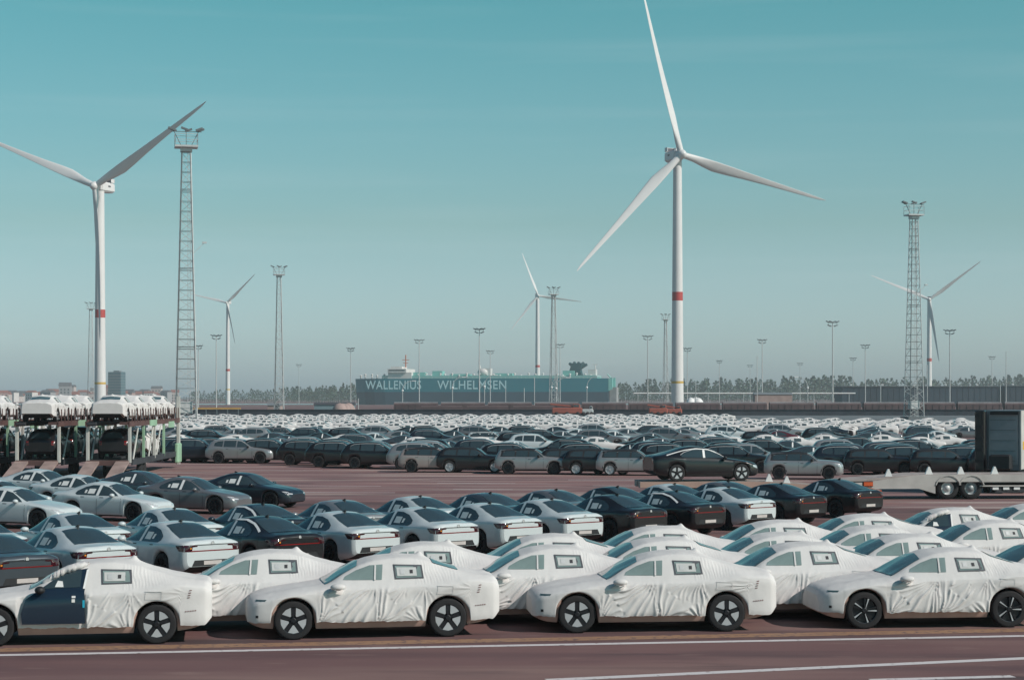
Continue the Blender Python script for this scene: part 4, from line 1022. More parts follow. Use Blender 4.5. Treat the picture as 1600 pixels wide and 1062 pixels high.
# ------------------------------------------------------------------ the ship
def ship():
    D = 1500.; s = F_PX / D
    yaw = R(-9.5); ca = math.cos(yaw)
    cx = at((552 + 952) / 2, D); Ls = 205.; H = Z(591, D); B = 32.
    root = empty('car_carrier_ship', cx + Vector((0, 18, 0)), yaw, 'long teal car carrier ship with white company name lettering', 'ship')
    M_hu = mat('teal_hull_paint', (.004, .17, .215), .5, var=.06, scale=.03); M_hl2 = mat('dark_blue_hull_paint', (.025, .06, .09), .5, var=.15, scale=.05)
    M_st = mat('pale_green_ship_paint', (.20, .48, .44), .5, var=.06, scale=.05); M_sw = mat('ship_white_paint', (.62, .60, .58), .5, var=.08, scale=.2)
    zc = Z(612, D)
    def hull(z0, z1, flare0, flare1):
        mb = MB(); n = 24; V = []
        for z_, fl in ((z0, flare0), (z1, flare1)):
            ring = []
            for i in range(n):
                t = i / (n - 1); x = -Ls / 2 + fl + (Ls / 2 - fl) * 2 * t if False else -Ls / 2 + fl + (Ls - fl) * t
                hw_ = B / 2 * min(1, (1 - (1 - min((x + Ls / 2 - fl) / (26 + fl), 1)) ** 2.4) if x < -Ls / 2 + 26 + fl else 1)
                ring.append((x, max(hw_, .4)))
            V += [(x, -y, z_) for x, y in ring] + [(x, y, z_) for x, y in ring[::-1]]
        m_ = 2 * n
        mb.add(V, [(i, (i + 1) % m_, m_ + (i + 1) % m_, m_ + i) for i in range(m_)] + [tuple(range(m_, 2 * m_))]); return mb
    hull(-.5, zc, 2.2, .8).build('lower_hull', M_hl2, root); hull(zc, H, .8, 0).build('upper_hull', M_hu, root)
    mb = MB(); mb.box((Ls / 2 + .6, 0, H * .76), (1.2, B + .2, H * .48)); mb.build('stern_panel', M_st, root)
    mb = MB(); mb.box((Ls / 2 + 3.2, -5, H * .33), (5.5, 14, H * .66)); mb.build('stern_ramp', mat('weathered_ramp_steel', (.30, .29, .29), .7, var=.15, scale=.3), root)
    mb = MB(); mb.box((Ls / 2 + 2.2, -14, H * .80), (1.6, 1.4, H * .46)); mb.box((Ls / 2 + 2.2, 8, H * .80), (1.6, 1.4, H * .46)); mb.bar((Ls / 2 - 1, -13, H + 3.2), (Ls / 2 + 2, -13, H), .5, 5); mb.build('ramp_post', M_st, root)
    def text(s_, x, size, wid):
        cu = bpy.data.curves.new('lettering', 'FONT'); cu.body = s_; cu.size = size; cu.offset = .10; cu.space_character = 1.08; cu.extrude = .03
        o = bpy.data.objects.new('tmp', cu); col.objects.link(o); bpy.context.view_layer.update()
        me = bpy.data.meshes.new_from_object(o.evaluated_get(bpy.context.evaluated_depsgraph_get())); bpy.data.objects.remove(o)
        xs = [v.co.x for v in me.vertices]; k = wid / (max(xs) - min(xs)); x0 = min(xs)
        for v in me.vertices: v.co.x = (v.co.x - x0) * k
        me.materials.clear(); me.materials.append(mat('pale_lettering_paint', (.50, .72, .75), .6, var=.05))
        put('lettering', me, root, loc=(x, -B / 2 - .12, Z(607.5, D)), rot=(R(90), 0, 0))
    fx = lambda px: ((px - 752) / s) / ca * .985
    text('WALLENIUS', fx(571), 9.6, fx(661) - fx(571)); text('WILHELMSEN', fx(687), 9.6, fx(797) - fx(687))
    # decks and superstructure
    mb = MB(); mb.box((8, 0, H + 1.2), (Ls - 34, B - 4, 2.2)); mb.build('deck_house', M_st, root)
    mb = MB()
    mb.box((fx(626), 0, H + 2.5), (19, B - 2, 5)); mb.box((fx(622), 0, H + 6.2), (15, B + 1, 3)); mb.box((fx(618), 0, H + 8.6), (9, B * .6, 2)); mb.build('bridge', M_sw, root)
    mb = MB(); mb.box((fx(622), -B / 2 - .6, H + 6.6), (13, .12, 1.0)); mb.build('bridge_window', M_glass, root)
    mb = MB(); mb.bar((fx(629), 0, H + 9), (fx(629), 0, H + 19), .45, 5); mb.bar((fx(629) - 3, 0, H + 15), (fx(629) + 3, 0, H + 15), .3, 4); mb.bar((fx(629) - 2, 0, H + 12.5), (fx(629) + 2, 0, H + 12.5), .3, 4); mb.build('radar_mast', M_orange, root)
    r2 = random.Random(4)
    for px in list(range(562, 600, 9)) + list(range(655, 940, 11)):
        mb = MB(); hh = r2.choice((2.2, 3.0, 3.6)); x_ = fx(px + r2.uniform(-2, 2)); y_ = -B / 2 + r2.uniform(2, 6); mb.bar((x_, y_, H), (x_, y_, H + hh), .6, 6); mb.sphere((x_, y_, H + hh), (1.0, 1.0, .8), 8); mb.build('vent_cowl', M_sw, root, True)
    for px, ww, hh, mm_ in ((652, 12, 4, M_st), (684, 8, 5, M_st), (720, 16, 2.6, M_st), (762, 7, 7, M_sw), (790, 14, 3, M_st), (893, 9, 5, M_st), (930, 6, 6, M_sw)):
        mb = MB(); mb.box((fx(px), -4, H + hh / 2 + 1), (ww, 10, hh)); mb.build('deck_casing', mm_, root)
    mb = MB(); mb.sphere((fx(757), -8, H + 5), (4.5, 3, 3), 10); mb.bar((fx(754), -8, H + 5), (fx(750), -8, H + 14), .8, 5, r2=.3); mb.build('satellite_dome', M_sw, root, True)
    M_fn = mat('dark_teal_funnel_paint', (.012, .075, .085), .6)
    mb = MB(); xf = fx(905)
    mb.prism([(xf - 7, H), (xf + 5, H), (xf + 3, H + 6), (xf - 6, H + 6)], -6, 4, 'y')
    mb.prism([(xf - 6, H + 6), (xf + 3, H + 6), (xf + 4, H + 12), (xf - 4, H + 12)], -4, 3, 'y'); mb.build('funnel', M_fn, root)
    mb = MB()
    for k, (dx, dz, ln) in enumerate(((-5, 10, 5), (-2, 12, 6), (1, 12, 6), (4, 11, 6), (6, 8, 6))):
        mb.bar((xf + dx * .45, -1, H + 9), (xf + dx * 1.3, -1 + k % 2, H + 7 + dz * .5), 1.9, 6, r2=1.0)
    mb.build('exhaust_pipe', M_fn, root)
    mb = MB(); mb.bar((fx(933), 0, H), (fx(933), 0, H + 11), .4, 5); mb.bar((fx(933) - 2, 0, H + 11), (fx(933) + 2, 0, H + 11), .3, 4); mb.build('stern_mast', M_sw, root)
    rl = MB()
    for z_ in (H + .6, H + 1.2): rl.bar((-Ls / 2 + 14, -B / 2 + .2, z_), (Ls / 2, -B / 2 + .2, z_), .08, 4)
    for k in range(60): x_ = -Ls / 2 + 14 + k * (Ls - 14) / 59; rl.bar((x_, -B / 2 + .2, H), (x_, -B / 2 + .2, H + 1.2), .07, 3)
    rl.build('railing', M_sw, root, kind='stuff')
ship()
M_water = mat('grey_green_dock_water', (.03, .06, .065), .15, var=.1, scale=.02, bump=.4, bscale=.6)
sheet('water', [(-420, 1380), (300, 1380), (380, 1640), (-420, 1640)], .05, M_water, kind='structure')

# ------------------------------------------------------------------ railway, wall, low buildings
M_wall = mat('dark_stained_concrete', (.028, .036, .05), .9, var=.25, scale=.3)
mb = MB(); mb.box((0, 0, .75), (420, 1.0, 1.5)); mb.box((0, -.1, 1.57), (420, 1.3, .14))
mb.build('quay_wall', M_wall, loc=(0, 520, 0), label='long low dark wall running across behind all the parked cars', cat='wall')
M_wag = mat('rusty_brown_wagon_steel', (.085, .055, .058), .7, var=.3, scale=.25); M_wagt = mat('grey_wagon_top', (.22, .22, .23), .7, var=.2, scale=.3); M_pink = mat('faded_red_wagon_paint', (.32, .13, .11), .7, var=.2, scale=.3)
def wagon(px, D, Lw, kind, label):
    root = empty('rail_wagon', at(px, D), 0, label, 'rail wagon', 'rail wagons coupled in a long train'); root.scale = (1, 1, .86)
    if kind == 'hopper':
        mb = MB(); mb.prism([(-1.45, 1.3), (1.45, 1.3), (1.5, 3.2), (1.1, 3.75), (-1.1, 3.75), (-1.5, 3.2)], -Lw / 2 + .3, Lw / 2 - .3, 'x'); mb.build('body', M_wag, root)
        mb = MB(); mb.prism([(-1.12, 3.755), (1.12, 3.755), (.8, 4.05), (-.8, 4.05)], -Lw / 2 + .4, Lw / 2 - .4, 'x'); mb.build('roof', M_wagt, root)
        mb = MB()
        for k in range(7): mb.box((-Lw / 2 + 1 + k * (Lw - 2) / 6, -1.53, 2.3), (.14, .12, 2.0))
        mb.build('rib', M_wag, root, kind='stuff')
    else:
        mb = MB(); mb.box((0, 0, 1.35), (Lw - .4, 2.7, .35)); mb.build('flat_deck', M_pink, root)
        mb = MB(); mb.prism([(-1.2, 1.53), (1.2, 1.53), (1.2, 2.5), (.9, 3.0), (-.9, 3.0), (-1.2, 2.5)], -Lw / 2 + .8, Lw / 2 - .8, 'x'); mb.build('tarpaulin_load', M_wag, root)
    for sx in (-1, 1):
        mb = MB()
        for q in (-.9, .9):
            for yy in (-.8, .8): mb.lathe([(.001, -.08), (.46, -.08), (.46, .08), (.001, .08)], 12, 'y', (sx * (Lw / 2 - 2.6) + q, yy, .47))
        mb.box((sx * (Lw / 2 - 2.6), 0, .75), (2.8, 1.9, .35)); mb.build('bogie', M_trim, root)
i = 0; px = 650
while px < 1680:
    wagon(px, 585, 14.0, 'hopper', f'dark brown covered hopper wagon, {ordl(i)} in the train behind the wall'); px += 73.3; i += 1
for i, px in enumerate((690, 762, 834)):
    wagon(px, 555, 13.5, 'flat', f'low faded red flat wagon with brown load, {["left", "middle", "right"][i]} one of three before the hoppers')
# rails
for yy in (584.3, 585.7, 554.3, 555.7):
    mb = MB(); mb.box((0, yy, .07), (500, .07, .14)); mb.build('rail', M_galvd, kind='structure')
# a dark long shed or barge on the right
def longshed(px0, px1, top, D, label):
    a_, b_ = at(px0, D), at(px1, D); Lx = b_.x - a_.x; h = Z(top, D)
    root = empty('warehouse', ((a_.x + b_.x) / 2, D + 12, 0), 0, label, 'building', 'dark long warehouses')
    mb = MB(); mb.box((0, 0, h / 2), (Lx, 24, h)); mb.build('wall', mat('dark_blue_cladding', (.022, .042, .062), .7, var=.15, scale=.05), root)
    mb = MB(); mb.box((0, 0, h + .2), (Lx + .8, 25, .4)); mb.build('roof', M_galvd, root)
    k = 0; x_ = -Lx / 2 + 5
    while x_ < Lx / 2 - 4:
        q = MB(); q.box((x_, -8, h + .9), (1.4, 1.4, 1.0), bev=.2); q.build('roof_vent', M_galvl, root); x_ += 16.5
    x_ = -Lx / 2 + 3
    sm = MB()
    while x_ < Lx / 2: sm.box((x_, -12.08, h / 2), (.25, .15, h - .3)); x_ += 3.0
    sm.build('cladding_rib', mat('dark_blue_cladding', (0, 0, 0)), root, kind='stuff')
longshed(1316, 1560, 604, 1000, 'long dark blue warehouse behind the right lattice mast')
longshed(1570, 1680, 603, 1010, 'dark blue warehouse cut by the right picture edge')
def shed(px0, px1, top, D, m, label, roofm=None, roofh=.8):
    a_, b_ = at(px0, D), at(px1, D); Lx = b_.x - a_.x; h = Z(top, D)
    root = empty('shed', ((a_.x + b_.x) / 2, D + 4, 0), 0, label, 'building')
    mb = MB(); mb.box((0, 0, h / 2), (Lx, 8, h)); mb.build('wall', m, root)
    mb = MB(); mb.prism([(-4.3, h), (4.3, h), (0, h + roofh)], -Lx / 2 - .3, Lx / 2 + .3, 'x'); mb.build('roof', roofm or M_galv, root)
    mb = MB(); mb.box((Lx * .25, -4.03, 1.6), (min(3, Lx * .3), .08, 3.0)); mb.build('door', M_galvd, root)
M_brick = mat('pale_pink_brick', (.34, .25, .23), .9, var=.12, scale=.4)
shed(1180, 1238, 616, 800, M_brick, 'low pale pink building right of the tallest turbine')
shed(491, 552, 632, 640, mat('blue_grey_metal_wall', (.16, .24, .27), .7), 'low blue grey shed left of the ship', mat('dark_roofing', (.05, .05, .06), .8), .8)
shed(418, 438, 633, 660, M_brick, 'tiny pinkish shed beside the slender left lattice mast')
def heap(px, D, wx, h, m, label):
    mb = MB(); n = 14
    for i_ in range(5): mb.sphere((rnd.uniform(-wx / 2, wx / 2) * .6, rnd.uniform(-2, 2), 0), (wx * rnd.uniform(.25, .4), 3, h * rnd.uniform(.7, 1)), 10, m=8)
    mb.build('tarpaulin_heap', m, None, True, loc=at(px, D), label=label, cat='heap')
heap(1084, 780, 8.5, 6.2, M_film, 'white tarpaulin covered heap just right of the tallest turbine foot')
heap(536, 610, 7, 3.6, M_brick, "low pale pinkish heap at the ship's bow")
# pipe bridge before the wood
root = empty('pipe_bridge', at(1130, 900), 0, 'thin white pipe bridge on posts crossing before the far wood', 'pipe bridge')
mb = MB(); mb.bar((-42, 0, 7.0), (62, 0, 7.0), .28, 6); mb.build('pipe', M_film, root)
for k in range(7):
    mb = MB(); mb.bar((-40 + k * 16.5, 0, 0), (-40 + k * 16.5, 0, 7), .16, 5); mb.build('post', M_galvl, root)
# yellow reach stacker line at left and orange machines
def machine(px, D, Lx, h, m, label, boom=True):
    root = empty('work_machine', at(px, D), 0, label, 'work machine')
    mb = MB(); mb.box((0, 0, h * .45), (Lx, 2.6, h * .5), bev=.2); mb.build('chassis', m, root)
    mb = MB(); mb.box((Lx * .3, 0, h * .82), (Lx * .24, 2.2, h * .36), bev=.15); c_ = mb.build('cabin', m, root)
    mb = MB(); mb.box((Lx * .3, -1.13, h * .86), (Lx * .17, .05, h * .2)); mb.build('cabin_window', M_glass, c_)
    if boom:
        mb = MB(); mb.bar((Lx * .2, 0, h * .8), (-Lx * .55, 0, h * 1.0), .22, 5); mb.build('boom', m, root)
    for sx in (-.35, 0, .35):
        mb = MB()
        for yy in (-1.2, 1.2): mb.lathe([(.001, -.2), (.55, -.2), (.55, .2), (.001, .2)], 14, 'y', (Lx * sx, yy, .55))
        mb.build('wheel', M_tyre, root, True)
M_yel = mat('faded_yellow_machine_paint', (.50, .28, .08), .6, var=.15, scale=.4); M_or = mat('orange_red_machine_paint', (.30, .075, .05), .6, var=.15, scale=.4)
machine(886, 505, 8.0, 3.1, M_or, 'orange red machine parked at the wall below the ship stern')
machine(1028, 508, 5.0, 2.9, M_or, 'small orange red machine left of the turbine foot', True)
machine(918, 505, 3.0, 2.6, M_galvl, 'small pale machine right of the orange red one', False)
machine(1052, 512, 4.5, 2.6, M_or, 'low orange red machine directly before the turbine foot')
root = empty('yellow_barrier', at(322, 500), 0, 'long low yellow barrier behind the big left lattice mast', 'barrier')
mb = MB(); mb.box((0, 0, 2.0), (18, .5, .45)); mb.build('rail', M_yel, root)
for k in range(7):
    mb = MB(); mb.box((-8.4 + k * 2.8, 0, .9), (.2, .4, 1.75)); mb.build('post', M_galvd, root)

# ------------------------------------------------------------------ wood, town and tower block on the horizon
M_leaf = [mat('dark_leaf_green', (.030, .055, .035), .8, var=.3, scale=.3), mat('mid_leaf_green', (.045, .080, .045), .8, var=.3, scale=.3)]
def wood(name, spans, label, seed):
    r_ = random.Random(seed); mb = MB()
    for (px0, px1, top0, top1, D0, dens, conif) in spans:
        px = px0
        while px < px1:
            D = D0 + r_.uniform(-80, 220); h = (Z(lerp(top0, top1, (px - px0) / (px1 - px0)), D)) * r_.uniform(.58, 1.12); p = at(px, D)
            cw = h * r_.uniform(.16, .24) if r_.random() < conif else h * r_.uniform(.26, .40)
            mb.bar(p, p + Vector((0, 0, h * .6)), .35, 4, r2=.12, cap=False)
            mi = r_.choice((0, 1)); n = 75
            for k in range(n):
                t = r_.random() ** .8; zz = h * (.12 + .88 * t); ww = cw * (math.sin(min(t * 1.25 + .18, 1.35) * 2.25)) if conif < .5 else cw * (1.05 - t) ** .7
                ww = max(ww, .4); a = r_.uniform(0, 6.28); q = ww * math.sqrt(r_.random())
                c = p + Vector((q * math.cos(a), q * math.sin(a), zz)); s_ = r_.uniform(.5, 1.15) * h / 17
                n1 = Vector((r_.gauss(0, 1), r_.gauss(0, 1), r_.gauss(0, 1))).normalized(); n2 = n1.orthogonal().normalized()
                n3 = n1.cross(n2)
                mb.add([c + n2 * s_, c + n3 * s_ * .8 + n1 * s_ * .3, c - n2 * s_, c - n3 * s_ * .8 + n1 * s_ * .2], [(0, 1, 2, 3)], mi if r_.random() < .75 else 1 - mi)
            px += dens * r_.uniform(.5, 1.5)
    mb.build(name, M_leaf, kind='stuff', label=label)
wood('far_wood', [(960, 1000, 601, 599, 2000, 2.2, .2), (1000, 1330, 595, 590, 2200, 1.7, .6), (1330, 1640, 595, 588, 2350, 1.8, .45)], 'far dark wood of mixed trees along the horizon right of the ship', 3)
wood('far_wood', [(300, 555, 611, 602, 2200, 2.4, .3), (455, 560, 606, 600, 2150, 2.2, .4), (0, 300, 622, 618, 2600, 4.5, .2)], 'low hazy line of trees left of the ship', 5)
r_ = random.Random(21)
town_m = [mat('pale_render', (.46, .40, .38), .9), mat('pink_brick_far', (.36, .24, .22), .9), mat('grey_render', (.30, .30, .31), .9), mat('white_render', (.60, .57, .55), .9)]
town_r = [mat('red_tile_roof', (.24, .09, .07), .9), mat('grey_slate_roof', (.10, .10, .11), .9)]
def ORD2(i):
    t = ['', 'twenty-', 'thirty-', 'forty-', 'fifty-'][0 if i < 20 else i // 10 - 1]; o = ['first', 'second', 'third', 'fourth', 'fifth', 'sixth', 'seventh', 'eighth', 'ninth']
    if i < 20: return (['first'] + ORD[1:20])[i]
    j = (i + 1) % 10
    return ['', 'twenty-', 'thirty-', 'forty-', 'fifty-'][(i + 1) // 10 - 1] + o[j - 1] if j else ['twentieth', 'thirtieth', 'fortieth', 'fiftieth'][(i + 1) // 10 - 2]
wn = MB(); 
for r0 in range(2):
    for q in range(3): wn.box((-3.4 + q * 3.4, 0, 1.6 + r0 * 3.0), (1.2, .1, 1.4))
win_mesh = wn.mesh('windows', M_glass)
one_win = MB(); one_win.box((0, 0, 0), (1.5, .12, 1.7)); one_win = one_win.mesh('window', M_glass)
px = 3; hi = 0
while px < 276:
    if 140 < px < 200 and px > 160 : px += 0
    D = 2300 + r_.uniform(-150, 250); wx = r_.uniform(9, 15); h = r_.uniform(7, 13) + (6 if r_.random() < .2 else 0)
    mi_ = r_.randrange(4)
    root = empty('town_house', at(px, D), R(r_.uniform(-25, 25)), f'{["cream", "pink brick", "grey", "white"][mi_]} house of the distant town, {ORD2(hi)} from the left', 'house', 'houses of the distant town')
    mb = MB(); mb.box((0, 0, h / 2), (wx, 10, h)); mb.build('wall', town_m[mi_], root)
    mb = MB(); mb.prism([(-5.4, h), (5.4, h), (0, h + r_.uniform(2, 4))], -wx / 2 - .4, wx / 2 + .4, 'x'); mb.build('roof', r_.choice(town_r), root)
    for fl in range(int(h // 3.4)):
        for q in range(3): put('window', one_win, root, loc=(-wx * .3 + q * wx * .3, -5.05, 1.9 + fl * 3.1))
    px += r_.uniform(5, 9) * 1.0; hi += 1
# tower block
D = 2100; h = Z(581, D)
root = empty('tower_block', at(182.5, D), R(-14), 'hazy blue green glass tower block right of the left turbine', 'building')
M_tb = mat('blue_green_facade', (.05, .115, .14), .4, var=.1, scale=.1)
mb = MB(); mb.box((0, 0, h / 2), (15, 12, h)); mb.build('facade', M_tb, root)
for k in range(10):
    mb = MB(); mb.box((0, 0, 2.5 + k * (h - 3) / 10), (15.3, 12.3, .5)); mb.build('floor_band', M_galv, root)
mb = MB(); mb.box((1, 0, h + .8), (7, 6, 1.6)); mb.build('roof_plant', M_galv, root)

# ------------------------------------------------------------------ car carriers at left
M_green = mat('pale_green_truck_paint', (.30, .48, .33), .5, var=.15, scale=.6); M_gw = mat('grubby_white_steel', (.50, .50, .47), .6, var=.15, scale=.8); M_rust = mat('red_brown_deck_steel', (.11, .06, .055), .8, var=.3, scale=.8)
M_dsteel = mat('dark_deck_steel', (.035, .038, .045), .7, var=.3, scale=.8); M_ramp = mat('worn_pinkish_ramp_steel', (.30, .22, .20), .7, var=.25, scale=1.5)
def carrier(px, D, ang, label, cars_up, cars_low, Lc=15., skip_front=False, dark_low=()):
    root = empty('car_carrier_trailer', at(px, D), R(90 - ang), label, 'car carrier', 'loaded car carrier trailers')
    # local +x = forwards (away from the camera), rear end at x = 0
    W = 2.5; zu = 3.2
    for sy in (-1, 1):
        mb = MB(); mb.box((Lc / 2, sy * .95, zu), (Lc, .55, .16)); mb.build('upper_track', M_rust if sy < 0 else M_dsteel, root)
        mb = MB(); mb.box((Lc / 2, sy * 1.22, zu - .02), (Lc, .12, .30)); mb.build('upper_beam', M_rust, root)
        mb = MB(); mb.box((Lc / 2 + .5, sy * .85, 1.0), (Lc - 1, .7, .16)); mb.build('lower_track', M_dsteel, root)
        mb = MB(); mb.box((Lc / 2 + .5, sy * 1.22, .95), (Lc - 1, .10, .35)); mb.build('lower_beam', M_dsteel, root)
        mb = MB(); mb.prism([(0, .92), (0, 1.05), (-3.6, .14), (-3.6, .03)], sy * .85 - .38, sy * .85 + .38, 'y'); mb.v = [(a, b, c) for a, b, c in mb.v]; mb.build('loading_ramp', M_ramp, root)
        for i_, x_ in enumerate((.4, 5.2, 9.2, 13.0, Lc - .2)):
            mb = MB(); mb.box((x_, sy * 1.20, 2.0), (.16 if i_ % 2 else .28, .14, 2.1)); mb.build('post', M_green if i_ % 2 else M_gw, root)
        for x_ in (1.5, 7.0, 10.):
            mb = MB(); mb.bar((x_, sy * 1.2, 1.1), (x_ + 1.7, sy * 1.2, 2.9), .05, 5); mb.build('lift_strut', M_gw, root)
        for x_ in np.arange(.6, Lc, .95):
            mb = MB(); mb.box((x_, sy * 1.30, zu + .45), (.06, .05, .75)); mb.build('side_stake', M_rust, root)
        mb = MB(); mb.box((Lc * .42, sy * 1.30, zu - .05), (2.6, .06, .36)); mb.build('green_panel', M_green, root)
        mb = MB(); mb.box((Lc * .8, sy * 1.30, zu - .25), (2.2, .06, .40)); mb.build('green_panel', M_green, root)
        for x_ in (5.0, 6.2):
            mb = MB(); mb.lathe([(.001, -.15), (.3, -.15), (.42, -.13), (.42, .13), (.3, .15), (.001, .15)], 18, 'y', (x_, sy * 1.0, .42)); mb.build('wheel', M_tyre, root, True)
    mb = MB(); mb.box((Lc / 2, 0, .86), (Lc - 1, .35, .3)); mb.build('chassis_beam', M_dsteel, root)
    mb = MB(); mb.box((.05, 0, .95), (.12, 2.4, .3)); mb.build('rear_bumper', M_rust, root)
    for sy in (-1, 1): mb = MB(); mb.box((-.03, sy * .95, .95), (.05, .4, .14)); mb.build('rear_lamp', M_tail, root)
    if not skip_front:     # tractor: cab under the deck nose
        mb = MB(); mb.box((Lc + 1.8, 0, 1.65), (2.2, 2.45, 2.5), bev=.2); cb = mb.build('cab', M_navy, root)
        mb = MB(); mb.box((Lc + 1.9, -1.235, 2.1), (1.1, .03, .8)); mb.build('cab_window', M_glass, cb); mb = MB(); mb.box((Lc + 1.9, 1.235, 2.1), (1.1, .03, .8)); mb.build('cab_window', M_glass, cb)
        mb = MB(); mb.box((Lc + .35, -1.1, 2.2), (.25, .2, 4.3)); mb.build('headboard_post', M_gw, root); mb = MB(); mb.box((Lc + .35, 1.1, 2.2), (.25, .2, 4.3)); mb.build('headboard_post', M_gw, root)
        mb = MB(); mb.box((Lc - .9, -1.28, 1.0), (1.3, .25, 1.25), bev=.06); mb.build('tool_box', M_green, root)
        for x_ in (Lc + 1.4, Lc - 1.9):
            for sy in (-1, 1): mb = MB(); mb.lathe([(.001, -.16), (.36, -.16), (.52, -.14), (.52, .14), (.36, .16), (.001, .16)], 18, 'y', (x_, sy * 1.05, .52)); mb.build('wheel', M_tyre, root, True)
    else:
        mb = MB(); mb.box((Lc - .9, -1.30, 1.0), (1.6, .25, 1.3), bev=.06); mb.build('tool_box', M_green, root)
        for sy in (-1, 1): mb = MB(); mb.box((Lc + .2, sy * 1.15, 2.5), (.3, .22, 4.6)); mb.build('headboard_post', M_gw, root)
    d = Vector((math.sin(R(ang)), math.cos(R(ang)), 0)); b0 = at(px, D)
    for i_, x_ in enumerate(dark_low):
        K_suvF.spawn('suv_car', b0 + d * x_ + Vector((0, 0, 1.09)), R(90 - ang), f'dark SUV on the lower deck of the {label.split(",")[0].replace("car carrier trailer", "carrier")}, {["rearmost", "middle", "front"][i_]}', 'car', 'dark cars on the carriers', paint=M_black)
    for i_, x_ in enumerate(cars_up):
        K_cov[i_ % 3].spawn('covered_car', b0 + d * x_ + Vector((0, 0, zu + .09)), R(90 - ang), f'white covered car on the upper deck of the {label.split(",")[0].replace("car carrier trailer", "carrier")}, {["rearmost", "second from the rear", "third from the rear", "frontmost"][i_]}', 'car', 'covered cars on the carriers')
    for i_, x_ in enumerate(cars_low):
        K_cov[i_ % 3].spawn('covered_car', b0 + d * x_ + Vector((0, 0, 1.09)), R(90 - ang), f'white covered car on the lower deck of the {label.split(",")[0].replace("car carrier trailer", "carrier")}, {["rear", "front"][i_]}', 'car', 'covered cars on the carriers')
carrier(168, 110, -1.5, 'right car carrier trailer, green and white frame', (2.5, 7.5, 12.5, 17.5), (11.0,), 19.5, True, (4.2,))
carrier(57, 110, -1.5, 'middle car carrier trailer, covered cars on top only', (2.5, 7.5, 12.5), (), 16.0, True, (3.4, 8.6, 13.4))
carrier(-54, 111, -1.5, 'left car carrier trailer, cut by the picture edge', (2.5, 7.5), (2.5,), 15.0, True, (8.0,))

